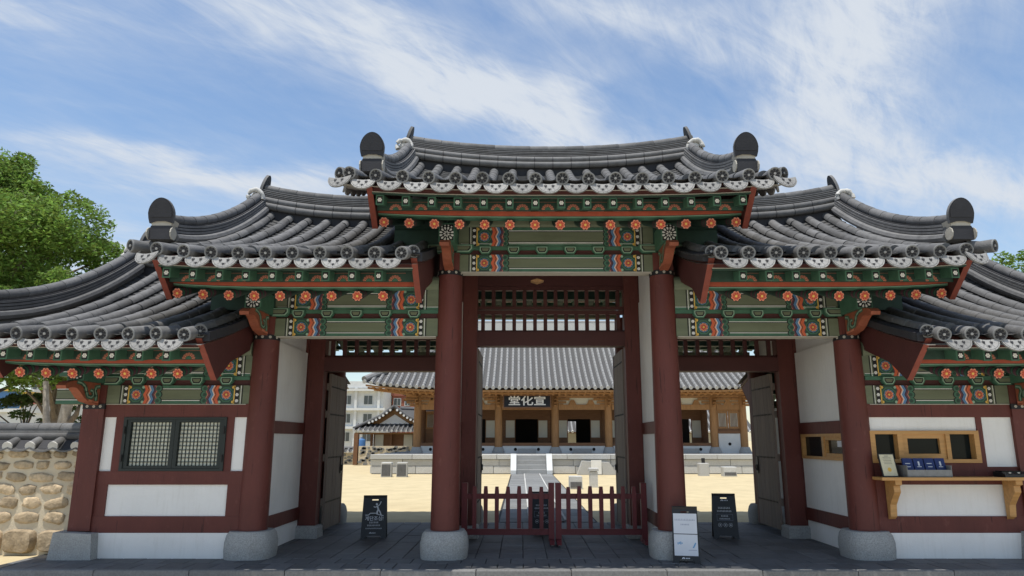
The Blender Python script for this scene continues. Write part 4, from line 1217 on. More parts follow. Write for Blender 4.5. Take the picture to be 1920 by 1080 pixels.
for a, b in zip(HX[:-1], HX[1:]):
    cx, w = (a + b) / 2, b - a
    tall = b > 11
    zp = 1.95 if tall else 1.30
    mb = MB(); mb.box(a + .22, b - .22, HY - .05, HY + .1, .90, zp, 'concrete_white'); pl = mb.build('plinth_panel', hall)
    for q in ((-.62, .62) if w > 2 else (0,)):
        mb = MB(); mb.tube([(cx + q, HY - .062, 1.12 if not tall else 1.4), (cx + q, HY - .04, 1.12 if not tall else 1.4)], .085, 'dark_room', 12); mb.build('vent', pl)
    if w > 2:
        mb = MB(); mb.box(cx - .48, cx + .48, HY - .30, HY - .06, .91, 1.16, 'granite'); mb.build('step_stone', pl)
    # floor edge, tie beams
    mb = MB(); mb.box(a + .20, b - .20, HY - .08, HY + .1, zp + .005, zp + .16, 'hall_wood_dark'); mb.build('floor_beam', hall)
    mb = MB(); mb.box(a + .19, b - .19, HY - .11, HY + .11, 3.22, 3.50, 'hall_wood'); mb.build('tie_beam', hall)
    mb = MB(); mb.box(a + .2, b - .2, HY - .02, HY + .04, 3.50, 3.90, 'hall_paper'); mb.build('plaster_infill', hall)
    for q in ((-.5, .5) if w > 2 else (0,)):
        mb = MB(); mb.prism([(cx + q - .22, 3.50), (cx + q + .22, 3.50), (cx + q + .10, 3.74), (cx + q - .10, 3.74)], HY - .10, HY - .02, 'y', 'hall_wood'); mb.build('strut', hall)
    # inner wall
    y = HY + .02 if tall else WY
    if tall or b < -4:
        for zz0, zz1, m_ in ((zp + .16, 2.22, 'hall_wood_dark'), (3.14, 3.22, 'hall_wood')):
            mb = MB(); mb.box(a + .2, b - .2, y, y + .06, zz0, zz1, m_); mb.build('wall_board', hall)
        for q in (-1, 1):
            mb = MB(); x0, x1 = sorted((cx + q * .02, cx + q * (w / 2 - .2)))
            for r_ in ((x0, x1, 2.22, 2.32), (x0, x1, 3.04, 3.14), (x0, x0 + .09, 2.32, 3.04), (x1 - .09, x1, 2.32, 3.04)): mb.box(r_[0], r_[1], y - .02, y + .05, r_[2], r_[3], 'hall_wood')
            for k in range(1, 6):
                xx = x0 + .09 + (x1 - x0 - .18) * k / 6; mb.box(xx - .012, xx + .012, y - .01, y + .02, 2.32, 3.04, 'hall_wood_dark')
            wd = mb.build('lattice_window', hall)
            mb = MB(); mb.box(x0 + .09, x1 - .09, y + .02, y + .03, 2.32, 3.04, 'hall_paper'); mb.build('pane', wd)
    else:
        mb = MB(); mb.box(a, b, y, y + .1, 2.78, 3.9, 'hall_wood_dark'); mb.box(a, b, y - .05, y + .1, 1.28, 1.46, 'hall_wood_dark'); mb.build('wall_board', hall)
        op = .64
        for q in (-1, 1):
            x0, x1 = sorted((cx + q * op, cx + q * (op + .58)))
            mb = MB()
            for r_ in ((x0, x1, 1.46, 1.75), (x0, x1, 2.70, 2.78), (x0, x0 + .04, 1.75, 2.70), (x1 - .04, x1, 1.75, 2.70)): mb.box(r_[0], r_[1], y, y + .06, r_[2], r_[3], 'hall_wood_dark')
            dp = mb.build('door_panel', hall)
            mb = MB(); mb.box(x0 + .04, x1 - .04, y + .015, y + .03, 1.75, 2.70, 'hall_paper'); mb.build('pane', dp)
            x0, x1 = sorted((cx + q * (op + .58), cx + q * (w / 2 + .02)))
            mb = MB(); mb.box(x0, x1, y - .02, y + .08, 1.46, 2.78, 'hall_wood_dark'); mb.build('door_post', hall)
        # the far wall of the room, with an opening on the bays beside the middle one
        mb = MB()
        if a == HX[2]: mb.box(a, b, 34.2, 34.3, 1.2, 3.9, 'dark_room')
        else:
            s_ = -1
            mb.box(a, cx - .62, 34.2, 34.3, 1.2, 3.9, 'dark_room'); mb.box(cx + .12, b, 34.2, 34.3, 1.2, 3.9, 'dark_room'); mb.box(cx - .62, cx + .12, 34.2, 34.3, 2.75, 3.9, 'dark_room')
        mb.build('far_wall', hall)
mb = MB(); mb.box(-6.3, 11.7, HY + .1, 34.3, 1.1, 1.3, 'hall_wood_dark'); mb.build('floor', hall)
mb = MB(); mb.box(-6.3, 11.7, HY, 34.3, 3.92, 3.98, 'hall_wood_dark'); mb.build('ceiling', hall)
# roof: curved eave, hipped ends, rows of cover tiles
ex0, ex1, EY, RY, ZE, ZR = -8.75, 14.15, 26.7, 33.2, 4.28, 8.25
hc, hh = (ex0 + ex1) / 2, (ex1 - ex0) / 2
def hz(x, y):
    t = (y - EY) / (RY - EY)
    return ZE + (ZR - ZE) * (.72 * t + .28 * t * t) + .42 * max(0, (abs(x - hc) - hh * .55) / (hh * .45)) ** 2.2 * (1 - t)
def hey(x): return EY - .35 * max(0, (abs(x - hc) - hh * .55) / (hh * .45)) ** 2
def hip_y(x):  # how far up a row of tiles runs before the hip line stops it
    d = hh - abs(x - hc)
    return min(RY, EY + max(0, d) * 1.35 + .2) if d < 3.2 else RY
rb = MB()
n = 70
for i in range(n):
    xa, xb = ex0 + (ex1 - ex0) * i / n, ex0 + (ex1 - ex0) * (i + 1) / n
    rows = []
    for k in range(13):
        r_ = []
        for x in (xa, xb):
            y0, y1 = hey(x), hip_y(x); y = y0 + (y1 - y0) * k / 12; r_.append((x, y, hz(x, y)))
        rows.append(r_)
    rb.sheet(rows, 'tile_pan')
for s_ in (-1, 1):
    xe = hc + s_ * hh
    rb.sheet([[(xe, hey(xe), hz(xe, hey(xe)))] + [(xe - s_ * .15, y, ZE + .35) for y in (30, 36, 39.7)],
              [(hc + s_ * (hh - 3.2), RY - .2, ZR - .4)] + [(hc + s_ * (hh - 3.2), y, ZR - .4) for y in (33.1, 33.2, 33.5)]], 'tile_pan')
rb.sheet([[(x, 39.7, ZE) for x in (ex0, ex1)], [(hc - hh + 3.2, RY, ZR), (hc + hh - 3.2, RY, ZR)]], 'tile_pan')
hroof = rb.build('roof', hall)
ht = MB(); nt = 68
for i in range(nt + 1):
    x = ex0 + .1 + (ex1 - ex0 - .2) * i / nt; y0, y1 = hey(x) - .04, hip_y(x)
    m_ = max(2, int((y1 - y0) / .32))
    for k in range(m_):
        ya, yb = y0 + (y1 - y0) * k / m_, y0 + (y1 - y0) * (k + 1) / m_
        ht.tube([(x, ya, hz(x, ya) + .035), (x, yb, hz(x, yb) + .03)], [.092, .080], 'hall_tile', 6)
    ht.tube([(x, y0 - .03, hz(x, y0) + .02), (x, y0 + .02, hz(x, y0) + .03)], .10, 'granite_pale', 8)
ht.build('roof_tiles', hroof, 40, kind='stuff')
mb = MB(); mb.box(hc - hh + 3.1, hc + hh - 3.1, RY - .2, RY + .2, ZR - .2, ZR + .5, 'granite_pale'); mb.tube([(hc - hh + 3.0, RY, ZR + .55), (hc + hh - 3.0, RY, ZR + .55)], .14, 'hall_tile', 8); mb.build('ridge', hroof)
for s_ in (-1, 1):
    pts = []
    for k in range(9):
        x = hc + s_ * (hh - .05 - 3.1 * k / 8); y = hip_y(x) if k else hey(x) + .1
        pts.append((x, y, hz(x, y) + .12))
    mb = MB(); mb.tube(pts, .16, 'hall_tile', 8); mb.build('hip_ridge', hroof, 40)
# eave timber
mb = MB()
N_ = 40
for (dy, z0, z1, m_) in ((.06, -.20, -.11, 'hall_wood'), (.55, -.30, -.20, 'hall_wood')):
    rows = []
    for i in range(N_ + 1):
        x = ex0 + .15 + (ex1 - ex0 - .3) * i / N_; y = hey(x) + dy; z = hz(x, hey(x))
        rows.append([(x, y, z + z0), (x, y, z + z1), (x, y + .1, z + z1), (x, y + .1, z + z0), (x, y, z + z0)])
    mb.sheet(rows, m_)
mb.build('eave_board', hall)
mb = MB()
rows = []
for i in range(N_ + 1):
    x = ex0 + .25 + (ex1 - ex0 - .5) * i / N_; y = hey(x) + .15; z = hz(x, hey(x))
    xi = max(-6.45, min(11.85, x)); rows.append([(x, y, z - .13), (xi, HY - .3, 4.08), (xi, HY + 2, 4.6)])
mb.sheet(rows, 'hall_wood'); mb.build('soffit', hall)
rf_ = MB()
for i in range(66):
    x = ex0 + .5 + (ex1 - ex0 - 1.0) * i / 65; y = hey(x); z = hz(x, y)
    xi = max(-6.3, min(11.7, x))
    rf_.tube([(x, y + .55, z - .30), (xi, HY + .1, 4.02)], .065, 'hall_wood', 6)
    rf_.box(x - .045, x + .045, y + .12, y + .62, z - .24, z - .15, 'hall_wood')
rf_.build('rafters', hall, kind='stuff')
mb = MB(); mb.tube([(-6.8, HY, 4.0), (12.2, HY, 4.0)], .15, 'hall_wood', 10); mb.build('purlin', hall)
# name board
mb = MB(); mb.box(-1.22, 1.22, -.04, .04, -.30, .30, 'black')
for q in ((-1.27, 1.27, .30, .36), (-1.27, 1.27, -.36, -.30), (-1.27, -1.22, -.3, .3), (1.22, 1.27, -.3, .3)): mb.box(q[0], q[1], -.06, .05, q[2], q[3], 'hall_wood_dark')
board_c = (-.19, 27.35, 3.60)
nb = link('name_board', mb.mesh('name_board'), hall, board_c, (R(-12), 0, 0))
tm = text_polys('堂化宣', .54, 'lettering', .018); tm.materials.clear(); tm.materials.append(MATS['white'])
mtx = Matrix.Translation(Vector(board_c)) @ Matrix.Rotation(R(-12), 4, 'X') @ Matrix.Translation((0, -.05, 0)) @ Matrix.Rotation(R(90), 4, 'X') @ Matrix.Scale(1.25, 4, (1, 0, 0))
tm.transform(mtx)
link('lettering', tm, hall)

# ------------------------------------------------------------------ things in the courtyard
def stone_block(name, x, y, w, d, h, label, face=None, body='granite_pale'):
    mb = MB(); mb.bevbox(x - w / 2, x + w / 2, y - d / 2, y + d / 2, -.03, h, body, .02, .006)
    t = thing(name, (x, y, -.03), label, 'stone block', None); mb.build('block', t)
    if face:
        mb = MB(); mb.box(x - w / 2 + .03, x + w / 2 - .03, y - d / 2 - .012, y - d / 2 - .002, .02, h * face, 'tile'); mb.build('front_panel', t)
    return t
stone_block('stone_block', -6.62, 22.6, .46, .4, .62, 'pale stone block with grey front, nearer the left door leaf of a pair', .86, 'granite_pale')
stone_block('stone_block', -5.92, 22.6, .46, .4, .62, 'pale stone block with grey front, nearer the red column of a pair', .86, 'granite_pale')
stone_block('stone_block', 1.35, 14.6, .44, .4, .40, 'low grey stone cube on the sand beside the paved path', .52)
stone_block('stone_block', 9.1, 23.2, .60, .5, .40, 'low pale stone block on sand below the lattice window of the hall', .4)
t = thing('stone_post', (2.05, 15.4, 0), 'pale stone post with square cap on the sand right of the path', 'post')
mb = MB(); mb.bevbox(1.91, 2.19, 15.26, 15.54, -.03, .52, 'granite_pale', .02); mb.build('shaft', t); mb = MB(); mb.bevbox(1.88, 2.22, 15.23, 15.57, .53, .64, 'granite_pale', .03); mb.build('cap', t)
t = thing('stone_marker', (8.02, 23.6, 0), 'small pale stone marker with dark plate on top before the podium', 'marker')
mb = MB(); mb.bevbox(7.8, 8.25, 23.4, 23.8, -.03, .55, 'granite_pale', .02); mb.build('stone', t); mb = MB(); mb.prism([(7.95, .56), (8.1, .56), (8.1, .78), (7.95, .78)], 23.5, 23.58, 'y', 'iron'); mb.build('plate', t)
t = thing('notice_board', (4.95, 26.6, .9), 'small wooden notice on a thin white post on the podium', 'notice')
mb = MB(); mb.box(4.74, 5.14, 26.58, 26.62, 1.42, 1.83, 'hall_wood_dark'); mb.build('panel', t); mb = MB(); mb.box(4.925, 4.965, 26.6, 26.64, .905, 1.42, 'white'); mb.build('post', t)
# three-sided stone kerb against the podium
t = thing('stone_stand', (3.0, 24.6, 0), 'pale stepped stone stand leaning against the hall podium right of the steps', 'stone stand')
mb = MB(); mb.prism([(2.2, -.02), (4.1, -.02), (3.75, .55), (2.45, .62)], 24.5, 25.15, 'y', 'granite_pale'); mb.build('base', t)
mb = MB(); mb.prism([(2.85, .0), (3.35, .0), (3.35, .66), (2.85, .66)], 24.4, 24.49, 'y', 'white'); mb.build('slab', t)

# ------------------------------------------------------------------ low wall and small tiled house far left
def wall_with_stones(t, x0, x1, y, z1, n, cap=True, yd=.35, stone='stone_yellow'):
    mb = MB(); mb.box(x0, x1, y, y + yd, -.05, z1, 'mortar'); mb.build('core', t)
    st = MB()
    for k in range(n):
        x, z = random.uniform(x0 + .1, x1 - .1), random.uniform(.05, z1 - .08); r_ = random.uniform(.09, .17)
        pts = [(x + r_ * math.cos(a) * random.uniform(.8, 1.1), z + .62 * r_ * math.sin(a) * random.uniform(.8, 1.1)) for a in [2 * math.pi * q / 7 for q in range(7)]]
        st.prism(pts, y - .03, y + .02, 'y', stone)
    st.build('stones', t, kind='stuff')
    if cap:
        c = MB(); c.prism([(y - .22, z1 + .02), (y + yd + .22, z1 + .02), (y + yd / 2, z1 + .30)], x0, x1, 'x', 'tile_pan'); c.tube([(x0, y + yd / 2, z1 + .33), (x1, y + yd / 2, z1 + .33)], .1, 'tile', 8)
        m_ = int((x1 - x0) / .34)
        for k in range(m_):
            x = x0 + .17 + k * .34
            c.tube([(x, y - .24, z1 + .06), (x, y + yd / 2, z1 + .33)], .08, 'tile', 7)
            c.tube([(x, y - .27, z1 + .055), (x, y - .23, z1 + .065)], .085, 'white', 8)
        c.build('tile_cap', t, 40)
t = thing('courtyard_wall', (-13.5, 39, 0), 'distant low stone wall with tile cap below the white building', 'wall')
wall_with_stones(t, -22, -10.2, 39, .76, 190, stone='path_stone')
t = thing('courtyard_wall', (-8, 37.5, 0), 'distant stone wall under the small tiled house with white eave dots', 'wall')
wall_with_stones(t, -11.3, -3.0, 37.5, 1.22, 260, cap=False, stone='path_stone')
mb = MB(); mb.box(-11.62, -11.35, 37.4, 37.8, 0, 2.05, 'hall_wood_dark'); mb.build('end_post', t)
house = thing('tiled_house', (-8.6, 44, 0), 'small distant tiled house with white dotted gable behind the stone wall', 'house')
hx0, hx1, hy0, hy1, gx = -12.55, -4.0, 41.0, 47.2, -9.75
mb = MB(); mb.box(-11.2, hx1, hy0 + .8, hy1, 0, 2.1, 'hall_wood_dark'); mb.build('wall', house)
for x in (-11.1, -9.0, -8.1):
    mb = MB(); mb.box(x, x + .62, hy0 + .74, hy0 + .80, 1.1, 2.0, 'hall_paper'); mb.build('door', house)
for x in (-12.3, -11.3, -9.9, -6.9):
    mb = MB(); mb.box(x - .08, x + .08, hy0 + .5, hy0 + .72, 0, 2.12, 'hall_wood_dark'); mb.build('post', house)
mb = MB(); mb.box(hx0 + .1, hx1, hy0 + .2, hy0 + .34, 2.02, 2.14, 'hall_wood'); mb.build('eave_beam', house)
rb = MB()
rb.sheet([[(hx0, hy0 - .2, 2.30), (gx, hy0 - .2, 2.18), (hx1, hy0 - .2, 2.18)], [(gx - 1.9, hy0 + 1.4, 2.85), (gx, hy0 + 1.2, 2.80), (hx1, hy0 + 1.2, 2.80)]], 'tile_pan')
rb.add([(gx - 1.8, hy0 + 1.0, 2.76), (gx + 1.8, hy0 + 1.0, 2.76), (gx, hy0 + 1.0, 3.85)], [(0, 1, 2)], 'hall_wood')
rb.add([(gx - 1.1, hy0 + .96, 2.76), (gx + 1.1, hy0 + .96, 2.76), (gx, hy0 + .96, 3.45)], [(0, 1, 2)], 'plaster')
for s_ in (-1, 1):
    rb.sheet([[(gx, hy0 + .6, 3.98), (gx, hy1, 3.98)], [(gx + s_ * .9, hy0 + .6, 3.28), (gx + s_ * .9, hy1, 3.28)], [(gx + s_ * 2.0, hy0 + .6, 2.78), (gx + s_ * 2.0, hy1, 2.78)], [(gx + s_ * 2.8, hy0 - .2, 2.33), (gx + s_ * 2.8, hy1, 2.33)]], 'tile_pan')
    rb.tube([(gx, hy0 + .55, 4.04), (gx + s_ * .9, hy0 + .55, 3.36), (gx + s_ * 2.0, hy0 + .55, 2.84)], .12, 'tile', 8)
    rb.tube([(gx + s_ * 2.0, hy0 + .55, 2.86), (gx + s_ * 2.75, hy0 - .1, 2.44)], .10, 'tile', 8)
rb.tube([(gx, hy0 + 3.2, 3.98), (hx1, hy0 + 3.2, 3.7)], .16, 'tile', 8); rb.sheet([[(gx, hy0 + 3.2, 3.95), (hx1, hy0 + 3.2, 3.65)], [(gx, hy0 + 1.2, 2.80), (hx1, hy0 + 1.2, 2.80)]], 'tile_pan')
hr = rb.build('roof', house)
dt = MB()
for k in range(25):
    x = hx0 + .1 + k * .34; zl = .10 * max(0, (gx - 1.6 - x) / 1.2)
    dt.tube([(x, hy0 - .22, 2.24 + zl), (x + .02, hy0 + 1.1, 2.78)], .075, 'tile', 7); dt.tube([(x, hy0 - .27, 2.23 + zl), (x, hy0 - .20, 2.24 + zl)], .085, 'white', 8)
for s_ in (-1, 1):
    for k in range(1, 8):
        u_ = k / 8; z = 3.95 - 1.2 * u_ - .16 * math.sin(math.pi * u_)
        dt.tube([(gx + s_ * 2.0 * u_, hy0 + .36, z), (gx + s_ * 2.0 * u_, hy0 + .44, z)], .085, 'white', 8)
dt.build('roof_tiles', hr, 40, kind='stuff')
t = thing('blue_tank', (-11.75, 40.4, 0), 'small bright blue tank standing behind the distant wall', 'tank')
mb = MB(); mb.lathe([(.25, 0), (.28, .1), (.28, 1.45), (.25, 1.55), (.1, 1.6)], (-11.75, 40.4, .1), 14, 'far_blue'); mb.build('body', t, 40)
mb = MB(); mb.lathe([(.1, 0), (.1, .08)], (-11.75, 40.4, 1.72), 12, 'far_blue'); mb.build('lid', t)
# long house behind the hall, glimpsed through its open doors
rear = thing('rear_house', (5, 44, 0), 'tiled house with white dotted eave glimpsed through the open doors of the hall', 'house')
mb = MB(); mb.box(-3, 16, 44.2, 48, 0, 2.1, 'hall_paper'); mb.build('wall', rear)
for k in range(9):
    mb = MB(); mb.box(-2.6 + k * 2.2, -2.4 + k * 2.2, 44.05, 44.19, 0, 2.1, 'hall_wood'); mb.build('post', rear)
mb = MB(); mb.box(-3.2, 16.2, 43.9, 44.1, 2.1, 2.3, 'hall_wood'); mb.build('beam', rear)
mb = MB(); mb.sheet([[(-4, 43.2, 2.2), (17, 43.2, 2.2)], [(-4, 46.5, 4.0), (17, 46.5, 4.0)]], 'tile_pan'); mb.box(-4, 17, 46.4, 46.8, 3.9, 4.3, 'tile'); rr_ = mb.build('roof', rear)
dt = MB()
for k in range(61):
    x = -3.8 + k * .34; dt.tube([(x, 43.15, 2.22), (x, 46.5, 4.04)], .08, 'hall_tile', 6); dt.tube([(x, 43.08, 2.2), (x, 43.16, 2.23)], .095, 'white', 8); dt.tube([(x, 46.36, 4.33), (x, 46.40, 4.33)], .07, 'white', 8)
dt.build('roof_tiles', rr_, 40, kind='stuff')

# ------------------------------------------------------------------ town behind
def block(name, x0, x1, y, d, h, m_, label, wins, wm='far_glass', bands=(), piers=(), parapet=.6):
    t = thing(name, ((x0 + x1) / 2, y, 0), label, 'building')
    mb = MB(); mb.box(x0, x1, y, y + d, 0, h, m_); mb.build('wall', t)
    mb = MB(); mb.box(x0 - .3, x1 + .3, y - .3, y + d + .3, h, h + parapet, m_); mb.build('parapet', t)
    for z in bands: mb = MB(); mb.box(x0 - .5, x1 + .5, y - .9, y, z, z + .45, 'concrete_white'); mb.build('balcony_slab', t)
    for x in piers: mb = MB(); mb.box(x, x + .45, y - .55, y, 0, h, 'concrete_white'); mb.build('pier', t)
    for (a, b, c, e) in wins:
        mb = MB(); mb.box(a, b, y - .12, y, c, e, 'concrete_white'); w = mb.build('window', t)
        mb = MB(); mb.box(a + .12, b - .12, y - .16, y - .122, c + .12, e - .12, wm); mb.build('pane', w)
        mb = MB(); mb.box((a + b) / 2 - .05, (a + b) / 2 + .05, y - .20, y - .162, c + .12, e - .12, 'concrete_grey'); mb.build('mullion', w)
    return t
k_ = 130 / 1320
def WX(u): return (u - 976) * k_ * 1.0 / 1.01 - .54
block('office_block', WX(560), WX(718), 120, 14, 11.0, 'concrete_white', 'pale concrete block of several storeys behind the small tiled house',
      [(WX(a), WX(b), c, e) for a, b in ((643, 659), (681, 699), (600, 615)) for c, e in ((7.9, 9.7), (4.6, 6.4), (1.3, 3.1))], bands=(3.6, 6.9, 10.4), piers=(WX(665), WX(708)), parapet=1.2)
block('brick_block', WX(720), WX(800), 128, 14, 10.0, 'brick_far', 'dark red brick block behind the corner of the hall roof',
      [(WX(a), WX(b), c, e) for a, b in ((723, 738), (764, 775), (745, 757)) for c, e in ((8.1, 9.6), (4.2, 6.0))])
# roofs and walls glimpsed beyond the garden wall at the left
def far_box(name, u0, u1, z0, z1, y, m_, label, roofm=None):
    k2 = (y + 10.45) / 1320 / 1.012
    x0, x1 = (u0 - 976) * k2 - .54, (u1 - 976) * k2 - .54
    t = thing(name, ((x0 + x1) / 2, y, 0), label, 'building')
    mb = MB(); mb.box(x0, x1, y, y + 8, 0, z1, m_); mb.build('wall', t)
    mb = MB(); mb.box(x0 - .2, x1 + .2, y - .3, y + 8.3, z1, z1 + .35, roofm or 'concrete_white'); mb.build('roof_edge', t)
    w_ = (x1 - x0) / 5
    for k in range(2):
        for zc in (z1 - 2.4, z1 - 5.2):
            if zc > 0:
                mb = MB(); mb.box(x0 + w_ * (.7 + 2 * k), x0 + w_ * (1.7 + 2 * k), y - .08, y - .002, zc, zc + 1.4, 'far_glass'); mb.build('window', t)
    return t
far_box('shop_block', -60, 14, 0, 8.4, 90, 'far_blue', 'blue walled building beyond the garden wall', 'far_yellow')
far_box('shop_block', 38, 60, 0, 8.0, 86, 'far_yellow', 'tan building beside the pale tower beyond the garden wall')
far_box('tower_block', 54, 84, 0, 12.0, 105, 'concrete_grey', 'pale grey tower block beyond the garden wall')
far_box('market_shed', 46, 130, 0, 5.6, 70, 'concrete_white', 'low white shed with red roof edge beyond the garden wall', 'far_red')
far_box('shop_block', -50, 40, 0, 4.3, 60, 'concrete_white', 'white low building behind the small pine')

# ------------------------------------------------------------------ garden wall at the left, stone by stone
gw = thing('garden_wall', (-8.8, .4, 0), 'yellowish fieldstone wall with grey tile cap beside the gate', 'wall')
GX0, GX1, GY = -11.6, -6.90, .34
mb = MB(); mb.box(GX0, GX1, GY, GY + .5, -.05, 1.47, 'mortar'); mb.build('mortar_core', gw)
def pebble(seed, n=12):
    r_ = random.Random(seed); mb = MB()
    ph = [r_.uniform(.86, 1.12) * (abs(math.cos(2 * math.pi * k / n)) ** 3 + abs(math.sin(2 * math.pi * k / n)) ** 3) ** (-1 / 3) for k in range(n)]
    rings = []
    for f, y in ((1.0, .02), (1.0, -.006), (.93, -.018), (.60, -.026)):
        rings.append([(ph[k] * f * .5 * math.cos(2 * math.pi * k / n), y + r_.uniform(-.008, .008), ph[k] * f * .5 * math.sin(2 * math.pi * k / n)) for k in range(n)])
    v = [p for q in rings for p in q] + [(r_.uniform(-.08, .08), -.028, r_.uniform(-.08, .08))]
    f = [(a * n + k, a * n + (k + 1) % n, (a + 1) * n + (k + 1) % n, (a + 1) * n + k) for a in range(3) for k in range(n)] + [(3 * n + k, 3 * n + (k + 1) % n, 4 * n) for k in range(n)]
    mb.add(v, f, 'stone_yellow'); return mb.mesh('wall_stone', 28)
pebs = [pebble(k) for k in range(9)]
z = .40
for row in range(6):
    h = [.175, .17, .155, .14, .125, .115][row]; x = GX0 + random.uniform(.05, .2)
    while x < GX1 - .12:
        w = random.uniform(.17, .36) * (1.12 if row < 3 else .95)
        link('wall_stone', random.choice(pebs), gw, (x + w / 2, GY - .004, z + h / 2 + random.uniform(-.015, .015)), (0, R(random.choice((0, 180)) + random.uniform(-9, 9)), 0), (w, 1.0, h))
        x += w + random.uniform(.04, .08)
    z += h + .033
x = GX0
while x < GX1 + .1:
    w = random.uniform(.36, .62)
    h = random.uniform(.30, .37); n = 9
    mb = MB()
    ring = [(x + w / 2 + w * .5 * math.copysign(abs(math.cos(a)) ** .45, math.cos(a)) * random.uniform(.94, 1.0), .17 + h * .5 * math.copysign(abs(math.sin(a)) ** .5, math.sin(a)) * random.uniform(.93, 1.02)) for a in [2 * math.pi * k / 14 for k in range(14)]]
    cx_, cz_ = x + w / 2, .17
    r2 = [(cx_ + (a - cx_) * .86, cz_ + (b - cz_) * .86) for a, b in ring]
    v = [(a, GY + .1, b) for a, b in ring] + [(a, GY - .05, b) for a, b in ring] + [(a, GY - .10 + random.uniform(-.015, .015), b) for a, b in r2] + [(cx_, GY - .115, cz_)]
    f = [(q * 14 + k, q * 14 + (k + 1) % 14, (q + 1) * 14 + (k + 1) % 14, (q + 1) * 14 + k) for q in (0, 1) for k in range(14)] + [(28 + k, 28 + (k + 1) % 14, 42) for k in range(14)]
    mb.add(v, f, 'stone_yellow'); mb.build('foundation_stone', gw, 45); x += w + .02
# cap
yc = GY + .25
mb = MB(); mb.prism([(GY - .08, 1.475), (GY + .58, 1.475), (GY + .45, 1.60), (yc, 1.70), (GY + .05, 1.60)], GX0, GX1, 'x', 'tile_dark'); mb.build('cap_bed', gw)
mb = MB(); mb.tube([(-.0, GY - .11, 1.51), (0, GY + .06, 1.58), (0, GY + .18, 1.63)], .072, 'tile', 12); mb.tube([(0, GY - .125, 1.505), (0, GY - .102, 1.512)], .074, 'plaster_cap', 12); ct = mb.mesh('cap_tile', 40)
mb = MB(); rows = [[(q * .165, GY - .13 + .0, 1.47 - .045 * (1 - q * q) + .025) for q in [-1, -.6, -.2, .2, .6, 1]], [(q * .165, GY + .2, 1.60 - .045 * (1 - q * q) + .025) for q in [-1, -.6, -.2, .2, .6, 1]]]
mb.sheet(rows, 'tile_pan'); mb.sheet([rows[0], [(a, b, c - .022) for a, b, c in rows[0]]], 'tile'); mb.sheet([[(a, b, c - .022) for a, b, c in r_] for r_ in rows], 'tile_pan'); pt_ = mb.mesh('cap_pan_tile', 30)
for k in range(14):
    link('cap_tile', ct, gw, (GX1 - .22 - k * .337, 0, random.uniform(-.006, .006))); link('cap_pan_tile', pt_, gw, (GX1 - .05 - k * .337, 0, random.uniform(-.004, .004)))
for z0, w, hgt in ((1.635, .19, .03), (1.675, .17, .03), (1.715, .16, .03)):
    mb = MB(); mb.box(GX0, GX1, yc - w, yc + w, z0, z0 + hgt, 'tile'); mb.build('cap_course', gw)
mb = MB(); mb.tube([(GX0, yc - .15, 1.66), (GX1, yc - .15, 1.66)], .055, 'tile', 10); mb.build('cap_course', gw, 40)
for k in range(14):
    mb = MB(); a = GX1 - k * .337; mb.tube([(a, yc, 1.775), (a - .325, yc, 1.775), (a - .337, yc, 1.775)], [.085, .085, .078], 'tile', 12); mb.build('cap_ridge_tile', gw, 40)

# ------------------------------------------------------------------ trees
def leaves(mb, centers, radii, per, size, m_, squash=.8, droop=.0):
    V, F = [], []
    for c, r_ in zip(centers, radii):
        n = int(per * r_ ** 2)
        d = rng.normal(size=(n, 3)); d /= np.linalg.norm(d, axis=1)[:, None]
        p = np.array(c) + d * (r_ * rng.uniform(.35, 1.0, n) ** .6)[:, None] * np.array([1, 1, squash])
        ax = rng.normal(size=(n, 3)); ax[:, 2] = ax[:, 2] * .5 - droop; ax /= np.linalg.norm(ax, axis=1)[:, None]
        bx_ = np.cross(ax, rng.normal(size=(n, 3))); bx_ /= np.linalg.norm(bx_, axis=1)[:, None]
        s_ = size * rng.uniform(.6, 1.3, n)[:, None]
        quad = np.stack([p - ax * s_, p + bx_ * s_ * .36, p + ax * s_, p - bx_ * s_ * .36], 1).reshape(-1, 3)
        V.append(quad)
    V = np.concatenate(V); n = len(V) // 4
    me = bpy.data.meshes.new('crown')
    me.vertices.add(len(V)); me.vertices.foreach_set('co', V.ravel())
    me.loops.add(n * 4); me.loops.foreach_set('vertex_index', np.arange(n * 4))
    me.polygons.add(n); me.polygons.foreach_set('loop_start', np.arange(n) * 4); me.polygons.foreach_set('loop_total', np.full(n, 4))
    me.materials.append(MATS[m_]); me.update(); me.validate()
    return me
